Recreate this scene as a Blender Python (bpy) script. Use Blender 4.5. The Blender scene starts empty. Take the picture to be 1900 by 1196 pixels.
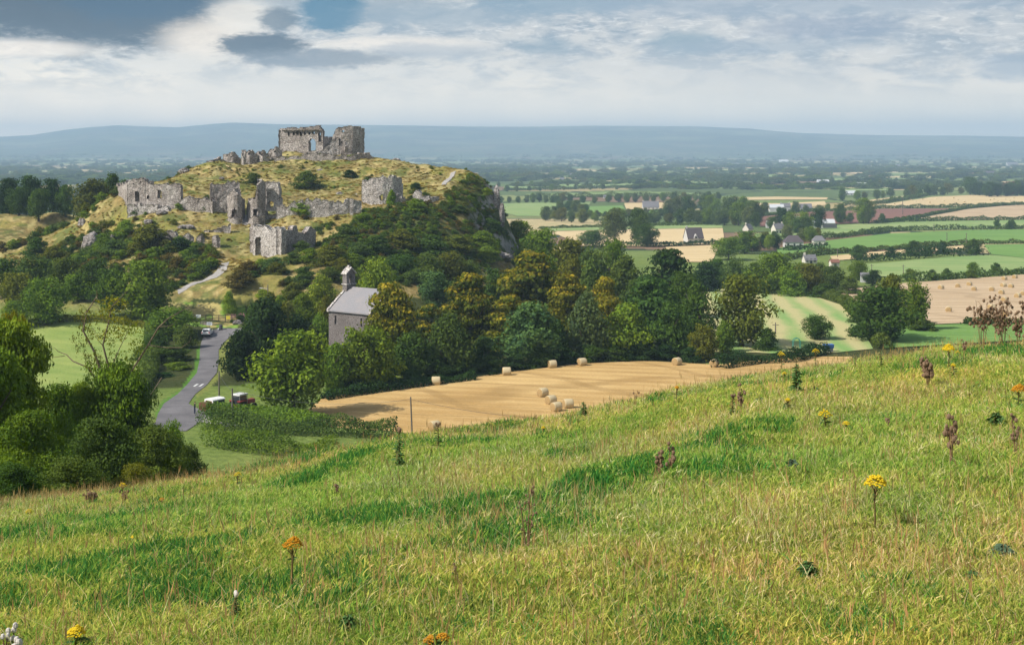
import bpy, bmesh, math, random
import numpy as np
from mathutils import Vector, Matrix
SC = bpy.context.scene
C = SC.collection
F, CX, YH, CAMZ = 2610.0, 950.0, 275.0, 40.0        # measured off the photograph: focal length, centre, eye level, eye height
rng = np.random.default_rng(11)
R = random.Random(5)
D2R = math.radians
# ------------------------------------------------------------------ noise
def _hash(ix, iy, seed):
    h = (ix.astype(np.int64) * 374761393 + iy.astype(np.int64) * 668265263 + seed * 974634777) & 0xFFFFFFFF
    h = ((h ^ (h >> 13)) * 1274126177) & 0xFFFFFFFF
    h = ((h ^ (h >> 16)) * 2246822519) & 0xFFFFFFFF
    return ((h ^ (h >> 15)) & 0xFFFFFF) / float(0xFFFFFF)
def vnoise(x, y, seed=0):
    x = np.asarray(x, float); y = np.asarray(y, float)
    ix = np.floor(x); iy = np.floor(y); fx = x - ix; fy = y - iy
    fx = fx * fx * (3 - 2 * fx); fy = fy * fy * (3 - 2 * fy)
    ix = ix.astype(np.int64); iy = iy.astype(np.int64)
    a = _hash(ix, iy, seed); b = _hash(ix + 1, iy, seed); c = _hash(ix, iy + 1, seed); d = _hash(ix + 1, iy + 1, seed)
    return (a * (1 - fx) + b * fx) * (1 - fy) + (c * (1 - fx) + d * fx) * fy
def fbm(x, y, seed=0, o=4):
    s = 0; a = .5; t = 0
    for k in range(o):
        s = s + a * vnoise(np.asarray(x) * 2 ** k, np.asarray(y) * 2 ** k, seed + k * 17); t += a; a *= .5
    return s / t
def sstep(a, b, x):
    t = np.clip((np.asarray(x, float) - a) / (b - a), 0, 1); return t * t * (3 - 2 * t)
# ------------------------------------------------------------------ terrain
BY = [-400, 0, 300, 370, 485, 700, 1100, 1600, 3000, 5500, 20000]
BD = [36, 39, 39, 42, 46.5, 52, 60, 65, 70, 75, 78]
def base_z(y): return CAMZ - np.interp(y, BY, BD)
CREST_X = [-900, -400, 0, 200, 430, 600, 740, 850, 1000, 1150, 1300, 1450, 1600, 1750, 1900, 2300, 2900]
CREST_Y = [1036, 1006, 950, 926, 890, 862, 830, 812, 794, 765, 731, 702, 678, 662, 655, 628, 595]
RIDGE_X = [-1500, -300, 0, 60, 120, 170, 220, 280, 330, 380, 430, 520, 620, 700, 950, 1100, 1300, 1390, 1440, 1480, 1600, 1750, 1900, 2300, 4000]
RIDGE_Y = [268, 262, 254, 251, 241, 236, 233, 236, 237, 232, 228, 231, 232, 233, 236, 234, 235.5, 239, 244, 247, 251, 252, 254, 258, 268]
HILL = [  # (px, py, distance) read off the photograph
 (330,540,320),(420,487,338),(380,510,330),(480,474,345),(522,474,341),(586,458,353),(440,411,371),(462,413,371),(493,413,371),(430,440,358),
 (245,384,381),(290,388,378),(340,388,377),(395,399,374),(520,404,370),(580,403,371),(650,399,372),(700,378,385),(745,376,386),(800,378,386),
 (600,360,398),(600,330,420),(480,330,418),(400,340,412),(700,345,408),(700,315,428),(600,300,438),(520,298,440),(450,305,438),
 (600,284,449),(540,282,449),(660,286,449),(600,285,458),(690,294,450),(430,296,442),(385,303,436),(330,328,428),(270,340,408),(300,345,400),(215,355,400),(240,350,395),
 (170,392,392),(150,410,390),(138,438,384),(160,470,372),(230,440,366),(200,480,352),(300,420,366),(330,450,352),(250,480,343),(300,440,358),
 (740,300,440),(780,309,440),(830,313,432),(870,319,425),(895,330,417),(830,330,418),(770,345,402),(860,345,405),
 (908,345,414),(920,372,411),(928,400,408),(931,420,405),(936,470,396),
 (800,400,377),(800,450,364),(800,505,350),(700,420,362),(700,455,350),(700,500,330),(640,440,352),(640,480,335),(880,380,392),(880,425,384),(895,480,372),(880,530,345),
 (740,540,320),(600,520,318),(520,510,326),(470,540,312),(560,560,300),
 (365,597,299),(410,598,299),(450,597,300),(375,582,308),(420,580,308),(455,578,309),(60,400,480),(0,398,480),(110,398,470),(60,440,425),(0,455,420),(110,430,410),(-150,400,480),(-150,460,420),(60,520,345),(120,520,345),(0,530,345),
]
HILL_Z = [  # behind and around: (x, y, z)
 (-60,480,34),(-60,505,22),(-60,560,-8),(-20,480,24),(-20,520,2),(-95,480,26),(-95,520,4),(-120,450,20),(-150,460,12),(0,450,6),(4,420,3),(6,400,1.5),(10,440,0),(-2,470,2),
 (-60,620,-10),(-160,620,-8),(-260,620,-6),(40,560,-9),(-190,540,4),(-250,540,8),(-300,480,18),(-300,540,6),(-160,500,6),
]
def _ctrl():
    P = [((px - CX) / F * d, d, CAMZ - (py - YH) / F * d) for px, py, d in HILL] + list(HILL_Z)
    for x in range(-200, 241, 40): P.append((x, 205, 1.0))
    for x in range(-210, 241, 45): P.append((x, 255, 1.2))
    for x in (-240, -200, -160, -110): P.append((x, 295, 1.2))
    for x in (-85, -72, -60): P.append((x, 290, 1.6))
    for x in (-30, 0, 40, 80, 130, 200): P.append((x, 300, 1.0))
    for y in (340, 380, 430, 490): 
        for x in (22, 50, 90, 150, 220): P.append((x, y, float(base_z(y))))
    for x in (100, 200): P.append((x, 560, float(base_z(560))))
    P = np.array(P, float)
    return P
CP = _ctrl()
_k = lambda x, y: np.sqrt((x[..., None] - CP[:, 0]) ** 2 + (y[..., None] - CP[:, 1]) ** 2 + 25.0)
_w = np.linalg.solve(_k(CP[:, 0], CP[:, 1]) + np.eye(len(CP)) * .02, CP[:, 2] - base_z(CP[:, 1]))
GX = np.arange(-330, 261, 1.0); GY = np.arange(190, 661, 1.0)
_gx, _gy = np.meshgrid(GX, GY, indexing='ij')
RES = np.zeros(_gx.shape)
for i in range(0, len(GX), 40): RES[i:i + 40] = _k(_gx[i:i + 40], _gy[i:i + 40]) @ _w
_win = sstep(-330, -290, _gx) * (1 - sstep(225, 260, _gx)) * sstep(190, 205, _gy) * (1 - sstep(610, 660, _gy))
RES *= _win
# rugged ground on the rock only
_hm = np.clip(RES / 12.0, 0, 1)
RES += _hm * ((fbm(_gx / 9, _gy / 9, 3) - .5) * 2.2 + (fbm(_gx / 2.6, _gy / 2.6, 9) - .5) * 1.0)
def res_z(x, y):
    x = np.asarray(x, float); y = np.asarray(y, float)
    fx = np.clip(x - GX[0], 0, len(GX) - 1.001); fy = np.clip(y - GY[0], 0, len(GY) - 1.001)
    i = fx.astype(int); j = fy.astype(int); a = fx - i; b = fy - j
    r = (RES[i, j] * (1 - a) + RES[i + 1, j] * a) * (1 - b) + (RES[i, j + 1] * (1 - a) + RES[i + 1, j + 1] * a) * b
    return np.where((x < GX[0]) | (x > GX[-1]) | (y < GY[0]) | (y > GY[-1]), 0, r)
def fg_parts(x, y):
    yy = np.maximum(y, 6.0)
    u = CX + F * x / yy
    tc = (np.interp(u, CREST_X, CREST_Y) - YH) / F
    yc = np.interp(u, [0, 900, 1900], [44, 38, 39])
    k = (3.6 - tc * 10) / (yc - 10) ** 2
    drop = tc * y + k * (y - yc) ** 2
    return drop, u
def streak(x, y, drop): return vnoise(drop * 2.6 + fbm(x / 3, y / 3, 31, 2) * 1.4, (x * .8 + y * .3) * .30, 5)
def fg_z(x, y):
    drop, u = fg_parts(x, y)
    n = (fbm(x / 2.4 + 40, y / 2.4, 21, 2) - .5) * .40 + (fbm(x / .8, y / .8, 23, 2) - .5) * .13
    terr = (streak(x, y, drop) - .5) * .26                # little terraces that follow the contour
    fade = 1 - sstep(60, 110, y)
    return CAMZ - drop + (n + terr) * fade * sstep(2, 7, np.hypot(x, y))
def gz(x, y):
    x = np.asarray(x, float); y = np.asarray(y, float)
    b = base_z(y) + res_z(x, y)
    far = sstep(8200, 14500, y) * (1 - sstep(14700, 18000, y) * .6)
    u = CX + F * x / np.maximum(y, 100)
    rz = CAMZ + (YH - np.interp(u, RIDGE_X, RIDGE_Y)) / F * 14500
    rough = (fbm(x / 500, y / 500, 77) - .5)
    b = b + far * (rz - b) + rough * np.where(y > 700, np.clip((y - 700) / 2000, 0, 1) * 6, 0) + rough * 90 * far * (1 - sstep(12000, 14300, y))
    f = np.where(y < 320, fg_z(x, np.minimum(y, 320)), -500)
    m = np.maximum(b, f); h = np.clip(1 - np.abs(b - f) / 4.0, 0, 1)
    return m + h * h * 1.0
def ray(px, py, d): return ((px - CX) / F * d, d, CAMZ - (py - YH) / F * d)
def hit(px, py, dmin=140, dmax=9500):
    ds = np.geomspace(dmin, dmax, 2800)
    x = (px - CX) / F * ds; dz = gz(x, ds) - (CAMZ - (py - YH) / F * ds)
    i = int(np.argmax(dz >= 0))
    if dz[i] < 0: i = len(ds) - 1
    if i == 0: d = ds[0]
    else:
        t = -dz[i - 1] / (dz[i] - dz[i - 1] + 1e-9); d = ds[i - 1] + t * (ds[i] - ds[i - 1])
    xx = (px - CX) / F * d
    return float(xx), float(d), float(gz(xx, d))
def at(px, d):
    x = (px - CX) / F * d
    return float(x), float(d), float(gz(x, d))
# ------------------------------------------------------------------ object helpers
def tag(o, label=None, cat=None, group=None, kind=None):
    if label: o['label'] = label
    if cat: o['category'] = cat
    if group: o['group'] = group
    if kind: o['kind'] = kind
    return o
def link(o, parent=None):
    C.objects.link(o)
    if parent: o.parent = parent
    return o
def thing(name, loc, rz=0, label=None, cat=None, group=None):
    o = bpy.data.objects.new(name, None); C.objects.link(o)
    o.location = loc; o.rotation_euler = (0, 0, rz); o.empty_display_size = .2
    return tag(o, label, cat, group)
def npmesh(name, V, Q, attrs=None, smooth=False):
    """V (n,3) and Q (m,k) index array; attrs: {name: (type, domain, array)}"""
    me = bpy.data.meshes.new(name); V = np.asarray(V, np.float32); Q = np.asarray(Q, np.int32)
    k = Q.shape[1]; m = len(Q)
    me.vertices.add(len(V)); me.vertices.foreach_set('co', V.ravel())
    me.loops.add(m * k); me.loops.foreach_set('vertex_index', Q.ravel())
    me.polygons.add(m); me.polygons.foreach_set('loop_start', np.arange(0, m * k, k, dtype=np.int32))
    if smooth: me.polygons.foreach_set('use_smooth', np.ones(m, bool))
    me.update(calc_edges=True)
    for an, (ty, dom, arr) in (attrs or {}).items():
        a = me.attributes.new(an, ty, dom)
        if ty == 'FLOAT_COLOR':
            arr = np.asarray(arr, np.float32)
            if arr.shape[1] == 3: arr = np.hstack([arr, np.ones((len(arr), 1), np.float32)])
            a.data.foreach_set('color', arr.ravel())
        elif ty == 'FLOAT_VECTOR': a.data.foreach_set('vector', np.asarray(arr, np.float32).ravel())
        else: a.data.foreach_set('value', np.asarray(arr))
    return me
def mobj(name, me, mat, parent=None):
    o = bpy.data.objects.new(name, me)
    for m in (mat if isinstance(mat, (list, tuple)) else [mat]):
        if m and m.name not in me.materials: me.materials.append(m)
    return link(o, parent)
class MB:
    """collects boxes, tubes and prisms; build() makes ONE mesh object of them"""
    def __init__(s): s.v = []; s.f = []; s.m = []; s.mi = 0
    def add(s, vs, fs):
        b = len(s.v); s.v += [tuple(v) for v in vs]
        for f in fs: s.f.append(tuple(b + i for i in f)); s.m.append(s.mi)
    def box(s, x0, x1, y0, y1, z0, z1, tx=0, ty=0):
        s.add([(x0,y0,z0),(x1,y0,z0),(x1,y1,z0),(x0,y1,z0),(x0+tx,y0+ty,z1),(x1-tx,y0+ty,z1),(x1-tx,y1-ty,z1),(x0+tx,y1-ty,z1)],
              [(0,3,2,1),(4,5,6,7),(0,1,5,4),(1,2,6,5),(2,3,7,6),(3,0,4,7)])
    def tube(s, pts, rad, n=6, cap=True):
        pts = [Vector(p) for p in pts]
        if not isinstance(rad, (list, tuple)): rad = [rad] * len(pts)
        vs = []; up = None
        for i, p in enumerate(pts):
            d = (pts[min(i + 1, len(pts) - 1)] - pts[max(i - 1, 0)]).normalized()
            if up is None: up = d.orthogonal().normalized()
            a = (up - d * up.dot(d))
            a = a.normalized() if a.length > 1e-4 else d.orthogonal().normalized()
            up = a; b = d.cross(a)
            for k in range(n):
                t = 2 * math.pi * k / n; vs.append(p + (a * math.cos(t) + b * math.sin(t)) * rad[i])
        fs = [(i*n+k, i*n+(k+1) % n, (i+1)*n+(k+1) % n, (i+1)*n+k) for i in range(len(pts)-1) for k in range(n)]
        if cap: fs += [tuple(range(n))[::-1], tuple((len(pts)-1)*n+k for k in range(n))]
        s.add(vs, fs)
    def prism(s, prof, y0, y1):          # profile in xz, extruded along y
        n = len(prof)
        s.add([(x, y0, z) for x, z in prof] + [(x, y1, z) for x, z in prof],
              [tuple(range(n)), tuple(range(2*n-1, n-1, -1))] + [(i, i+n, (i+1) % n + n, (i+1) % n) for i in range(n)])
    def prismx(s, prof, x0, x1):         # profile in yz, extruded along x
        n = len(prof)
        s.add([(x0, y, z) for y, z in prof] + [(x1, y, z) for y, z in prof],
              [tuple(range(n))[::-1], tuple(range(n, 2*n))] + [(i, (i+1) % n, (i+1) % n + n, i+n) for i in range(n)])
    def ball(s, c, r, n=8, m=6, sz=(1,1,1)):
        vs = [(c[0], c[1], c[2]-r*sz[2])]
        for j in range(1, m):
            t = math.pi*j/m
            for k in range(n):
                a = 2*math.pi*k/n; vs.append((c[0]+r*sz[0]*math.sin(t)*math.cos(a), c[1]+r*sz[1]*math.sin(t)*math.sin(a), c[2]-r*sz[2]*math.cos(t)))
        vs.append((c[0], c[1], c[2]+r*sz[2])); L = len(vs)-1
        fs = [(0, 1+(k+1) % n, 1+k) for k in range(n)]
        for j in range(m-2): fs += [(1+j*n+k, 1+j*n+(k+1) % n, 1+(j+1)*n+(k+1) % n, 1+(j+1)*n+k) for k in range(n)]
        fs += [(L, 1+(m-2)*n+k, 1+(m-2)*n+(k+1) % n) for k in range(n)]
        s.add(vs, fs)
    def mesh(s, name, smooth=False):
        me = bpy.data.meshes.new(name); me.from_pydata(s.v, [], s.f)
        me.polygons.foreach_set('material_index', np.array(s.m, np.int32))
        if smooth: me.polygons.foreach_set('use_smooth', np.ones(len(s.f), bool))
        me.update(); return me
    def build(s, name, mat, parent=None, smooth=False, bevel=0):
        o = mobj(name, s.mesh(name, smooth), mat, parent)
        if bevel:
            b = o.modifiers.new('bevel', 'BEVEL'); b.width = bevel; b.segments = 2; b.limit_method = 'ANGLE'
        return o
def copy_tree(o, parent=None):
    c = o.copy(); C.objects.link(c); c.parent = parent
    for ch in list(o.children): copy_tree(ch, c)
    return c
ORD = ['first','second','third','fourth','fifth','sixth','seventh','eighth','ninth','tenth','eleventh','twelfth','thirteenth','fourteenth','fifteenth',
       'sixteenth','seventeenth','eighteenth','nineteenth','twentieth']
# ------------------------------------------------------------------ materials
def nd(nt, ty, ins=None, **props):
    n = nt.nodes.new(ty)
    for k, v in props.items(): setattr(n, k, v)
    for k, v in (ins or {}).items():
        s = n.inputs[k]
        if isinstance(v, bpy.types.NodeSocket): nt.links.new(v, s)
        else: s.default_value = v
    return n
def mth(nt, op, a, b=0.0, c=None, clamp=False):
    n = nd(nt, 'ShaderNodeMath', {0: a, 1: b}, operation=op, use_clamp=clamp)
    if c is not None:
        if isinstance(c, bpy.types.NodeSocket): nt.links.new(c, n.inputs[2])
        else: n.inputs[2].default_value = c
    return n.outputs[0]
def mixc(nt, f, a, b, blend='MIX'):
    n = nt.nodes.new('ShaderNodeMix'); n.data_type = 'RGBA'; n.blend_type = blend
    for s, v in ((n.inputs[0], f), (n.inputs[6], a), (n.inputs[7], b)):
        if isinstance(v, bpy.types.NodeSocket): nt.links.new(v, s)
        elif isinstance(v, (int, float)): s.default_value = v
        else: s.default_value = (*v[:3], 1)
    return n.outputs[2]
def noise(nt, scale, detail=4, rough=.55, vec=None, dist=0):
    n = nd(nt, 'ShaderNodeTexNoise', {'Scale': scale, 'Detail': detail, 'Roughness': rough, 'Distortion': dist})
    if vec is not None: nt.links.new(vec, n.inputs['Vector'])
    return n.outputs['Fac']
def ramp(nt, f, stops):
    n = nt.nodes.new('ShaderNodeValToRGB'); nt.links.new(f, n.inputs[0])
    e = n.color_ramp.elements
    while len(e) < len(stops): e.new(.5)
    for i, (p, c) in enumerate(stops): e[i].position = p; e[i].color = (*c[:3], 1) if not isinstance(c, (int, float)) else (c, c, c, 1)
    return n.outputs[0]
def mat(name):
    m = bpy.data.materials.new(name); m.use_nodes = True; nt = m.node_tree; nt.nodes.clear()
    out = nt.nodes.new('ShaderNodeOutputMaterial')
    return m, nt, out
def finish(nt, out, col, rough=.85, spec=.2, bump=None, bd=.1, bs=.6, metal=0):
    p = nd(nt, 'ShaderNodeBsdfPrincipled', {'Roughness': rough, 'Specular IOR Level': spec, 'Metallic': metal})
    if isinstance(col, bpy.types.NodeSocket): nt.links.new(col, p.inputs['Base Color'])
    else: p.inputs['Base Color'].default_value = (*col[:3], 1)
    if bump is not None:
        b = nd(nt, 'ShaderNodeBump', {'Strength': bs, 'Distance': bd, 'Height': bump}); nt.links.new(b.outputs[0], p.inputs['Normal'])
    nt.links.new(p.outputs[0], out.inputs['Surface'])
def pos(nt): return nd(nt, 'ShaderNodeNewGeometry').outputs['Position']
def objco(nt): return nd(nt, 'ShaderNodeTexCoord').outputs['Object']
def scalev(nt, v, s, rot=(0,0,0)):
    return nd(nt, 'ShaderNodeMapping', {'Vector': v, 'Scale': s, 'Rotation': rot}).outputs[0]
def paint(name, col, rough=.5, spec=.4, var=.12, metal=0, sc=6):
    m, nt, out = mat(name)
    n = noise(nt, sc, 5, .6, objco(nt))
    c = mixc(nt, ramp(nt, n, [(.3, 0), (.7, 1)]), [x * (1 - var) for x in col], [min(1, x * (1 + var)) for x in col])
    finish(nt, out, c, rough, spec, metal=metal); return m
def leafmat(name, tips=None, fixed=None):
    m, nt, out = mat(name)
    oc = nd(nt, 'ShaderNodeObjectInfo') if fixed is None else nd(nt, 'ShaderNodeRGB')
    if fixed: oc.outputs[0].default_value = (*fixed, 1)
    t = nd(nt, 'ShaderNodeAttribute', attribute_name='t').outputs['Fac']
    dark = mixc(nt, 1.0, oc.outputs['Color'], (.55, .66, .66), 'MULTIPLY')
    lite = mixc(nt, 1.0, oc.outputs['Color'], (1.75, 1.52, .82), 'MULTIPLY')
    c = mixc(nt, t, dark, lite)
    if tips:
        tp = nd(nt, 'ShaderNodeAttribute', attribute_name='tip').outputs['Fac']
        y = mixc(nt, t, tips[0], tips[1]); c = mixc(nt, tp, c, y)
    d = nd(nt, 'ShaderNodeBsdfDiffuse', {'Color': c}); tr = nd(nt, 'ShaderNodeBsdfTranslucent', {'Color': mixc(nt, 1.0, c, (1.1, 1.15, .6), 'MULTIPLY')})
    mx = nd(nt, 'ShaderNodeMixShader', {0: .28, 1: d.outputs[0], 2: tr.outputs[0]})
    nt.links.new(mx.outputs[0], out.inputs['Surface']); return m
M = {}
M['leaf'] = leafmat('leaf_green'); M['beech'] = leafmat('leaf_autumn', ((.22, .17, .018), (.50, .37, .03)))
def _m_bark(name, a, b):
    m, nt, out = mat(name); v = scalev(nt, objco(nt), (6, 6, 1.2)); n = noise(nt, 4, 6, .65, v)
    finish(nt, out, ramp(nt, n, [(.3, a), (.7, b)]), .9, .1, n, .03); return m
M['bark'] = _m_bark('bark', (.035, .028, .02), (.12, .10, .075)); M['deadwood'] = _m_bark('dead_wood', (.10, .075, .05), (.26, .20, .14))
M['timber'] = _m_bark('weathered_timber', (.05, .04, .032), (.14, .115, .09)); M['pole'] = _m_bark('pole_timber', (.10, .085, .07), (.2, .175, .15))
def _m_ground():
    m, nt, out = mat('ground_cover'); P = pos(nt)
    a = nd(nt, 'ShaderNodeAttribute', attribute_name='Col').outputs['Color']
    n1 = noise(nt, .9, 5, .65, P); n2 = noise(nt, .11, 4, .6, P); n3 = noise(nt, 6, 3, .6, P)
    c = mixc(nt, 1.0, a, ramp(nt, n1, [(.25, (.55, .6, .55)), (.75, (1.4, 1.35, 1.35))]), 'MULTIPLY')
    c = mixc(nt, 1.0, c, ramp(nt, n2, [(.3, (.78, .88, .8)), (.7, (1.2, 1.12, 1.15))]), 'MULTIPLY')
    finish(nt, out, c, .95, .05, mth(nt, 'ADD', n1, mth(nt, 'MULTIPLY', n3, .3)), .5, .7); return m
M['ground'] = _m_ground()
def _m_stone(name, c0, c1, c2, moss=.35, sc=1.0):
    m, nt, out = mat(name); P = pos(nt); V = scalev(nt, P, (1, 1, 2.3))
    vo = nd(nt, 'ShaderNodeTexVoronoi', {'Vector': V, 'Scale': 1.5 * sc, 'Randomness': .95}); ed = nd(nt, 'ShaderNodeTexVoronoi', {'Vector': V, 'Scale': 1.5 * sc}, feature='DISTANCE_TO_EDGE')
    n = noise(nt, .35 * sc, 6, .65, P); n2 = noise(nt, 1.6 * sc, 5, .7, P)
    st = nd(nt, 'ShaderNodeSeparateColor', {0: vo.outputs['Color']}).outputs[0]
    c = mixc(nt, st, c0, c1); c = mixc(nt, ramp(nt, n, [(.38, 0), (.66, 1)]), c, c2)
    c = mixc(nt, mth(nt, 'MULTIPLY', ramp(nt, n2, [(.52, 0), (.68, 1)]), moss), c, (.10, .10, .055))
    joint = ramp(nt, ed.outputs['Distance'], [(.0, 0), (.12, 1)])
    c = mixc(nt, joint, (.12, .10, .092), c); c = mixc(nt, ramp(nt, noise(nt, 1.1 * sc, 4, .7, P), [(.60, 0), (.72, .75)]), c, (.09, .075, .066)); c = mixc(nt, 1.0, c, ramp(nt, noise(nt, .16, 4, .6, P), [(.32, (.62, .60, .58)), (.66, (1.0, 1.0, 1.0))]), 'MULTIPLY')
    finish(nt, out, c, .95, .08, mth(nt, 'ADD', mth(nt, 'MULTIPLY', joint, .6), n2), .14, .9); return m
M['stone'] = _m_stone('ruin_stone', (.28, .235, .215), (.60, .54, .50), (.64, .59, .55)); M['palestone'] = _m_stone('pale_stone', (.42, .38, .36), (.72, .67, .63), (.72, .68, .64), .2)
M['rock'] = _m_stone('limestone', (.3, .28, .275), (.42, .40, .39), (.36, .33, .31), .5, .45); M['church'] = _m_stone('church_stone', (.25, .225, .215), (.33, .30, .29), (.30, .27, .265), .1, 1.8)
def field_mat(name, a, b, ang=0, wl=6.0, amt=.5, patch=.02, bump=.05, tram=None):
    m, nt, out = mat(name); P = pos(nt)
    V = scalev(nt, P, (1, 1, 1), (0, 0, D2R(ang))); sx = nd(nt, 'ShaderNodeSeparateXYZ', {0: V})
    wob = noise(nt, .03, 3, .5, P)
    ph = mth(nt, 'ADD', mth(nt, 'MULTIPLY', sx.outputs[1], 6.283 / wl), mth(nt, 'MULTIPLY', wob, 5))
    w = mth(nt, 'MULTIPLY_ADD', mth(nt, 'SINE', ph), .5, .5)
    n = noise(nt, .5, 5, .7, scalev(nt, V, (.25, 1.6, 1))); n2 = noise(nt, patch, 4, .6, P)
    f = mth(nt, 'ADD', mth(nt, 'MULTIPLY', w, amt * .6), mth(nt, 'MULTIPLY', n, .55)); f = mth(nt, 'ADD', f, mth(nt, 'MULTIPLY', mth(nt, 'SUBTRACT', n2, .5), 1.1))
    c = mixc(nt, ramp(nt, f, [(.15, 0), (.8, 1)]), a, b)
    if tram:
        for ta, tw in tram:
            sy = nd(nt, 'ShaderNodeSeparateXYZ', {0: scalev(nt, P, (1, 1, 1), (0, 0, D2R(ta)))}); tl = mth(nt, 'SINE', mth(nt, 'ADD', mth(nt, 'MULTIPLY', sy.outputs[1], 6.283 / tw), mth(nt, 'MULTIPLY', noise(nt, .018, 2, .5, P), 9)))
            c = mixc(nt, mth(nt, 'MULTIPLY', ramp(nt, tl, [(.93, 0), (.985, 1)]), mth(nt, 'MULTIPLY_ADD', noise(nt, .12, 3, .6, P), 1.2, -.15, True)), c, [x * .72 for x in a])
    n3 = noise(nt, 2.5, 3, .7, P)
    c = mixc(nt, 1.0, c, ramp(nt, n3, [(.25, (.82, .82, .8)), (.75, (1.15, 1.15, 1.18))]), 'MULTIPLY')
    finish(nt, out, c, .95, .05, n3, bump, .6); return m
# ================================================================== SETTING: ground, hills, fields, roads
def poly_xy(pts):
    """photo pixels (px, py) on the ground, or (px, None, distance)"""
    out = []
    for p in pts:
        if len(p) == 3: x, y, _ = at(p[0], p[2])
        else: x, y, _ = hit(p[0], p[1])
        out.append((x, y))
    return out
def inpoly(x, y, P):
    r = np.zeros(np.shape(x), bool); n = len(P)
    for i in range(n):
        x0, y0 = P[i]; x1, y1 = P[(i + 1) % n]
        c = ((y0 > y) != (y1 > y)) & (x < (x1 - x0) * (y - y0) / ((y1 - y0) or 1e-9) + x0); r ^= c
    return r
# --- far patchwork of small fields: jittered cells, their colour and how near a boundary is
PATCH = np.array([(.14,.20,.06),(.20,.26,.08),(.12,.17,.055),(.28,.31,.12),(.46,.36,.18),(.56,.45,.25),(.12,.17,.06),(.20,.25,.09),(.10,.14,.05),(.26,.16,.11)])
def cells(x, y):
    ang = .25; sx, sy = 190., 240.
    u = (x * math.cos(ang) - y * math.sin(ang)) / sx; v = (x * math.sin(ang) + y * math.cos(ang)) / sy
    iu = np.floor(u).astype(int); iv = np.floor(v).astype(int)
    d1 = np.full(u.shape, 9.); d2 = np.full(u.shape, 9.); best = np.zeros(u.shape)
    for a in (-1, 0, 1):
        for b in (-1, 0, 1):
            cu = iu + a; cv = iv + b
            px = cu + .15 + .7 * _hash(cu, cv, 3); py = cv + .15 + .7 * _hash(cu, cv, 8)
            d = np.maximum(np.abs(u - px), np.abs(v - py)) + .35 * np.minimum(np.abs(u - px), np.abs(v - py)); h = _hash(cu, cv, 15)
            nw = d < d1; d2 = np.where(nw, d1, np.minimum(d2, d)); best = np.where(nw, h, best); d1 = np.where(nw, d, d1)
    return best, d2 - d1
SCRUB = poly_xy([(655,398),(745,380),(820,379),(850,345),(872,324),(905,350),(925,400),(936,468),(905,500),(860,525),(740,535),(620,500),(590,465),(600,452),(655,425)])
LOWL = poly_xy([(140,440),(200,430),(240,440),(262,452),(330,455),(400,470),(395,500),(330,535),(300,545),(120,520),(60,520),(90,470)])
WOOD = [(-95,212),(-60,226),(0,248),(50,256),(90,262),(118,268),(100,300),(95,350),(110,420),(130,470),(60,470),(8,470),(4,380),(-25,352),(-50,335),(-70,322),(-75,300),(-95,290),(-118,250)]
VERGE = poly_xy([(285,775),(300,745),(335,722),(360,685),(366,650),(372,640),(373,690),(350,714),(335,731),(306,750),(293,770)])
VERGE2 = poly_xy([(405,690),(406,650),(418,632),(440,618),(447,625),(425,650),(418,690),(395,715),(365,740),(362,731)])
GREENS = poly_xy([(300,560),(352,560),(420,565),(455,570),(460,590),(440,607),(360,605),(300,590)])
def hill_slope(x, y):
    e = 1.5; return np.hypot(res_z(x + e, y) - res_z(x - e, y), res_z(x, y + e) - res_z(x, y - e)) / (2 * e)
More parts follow.
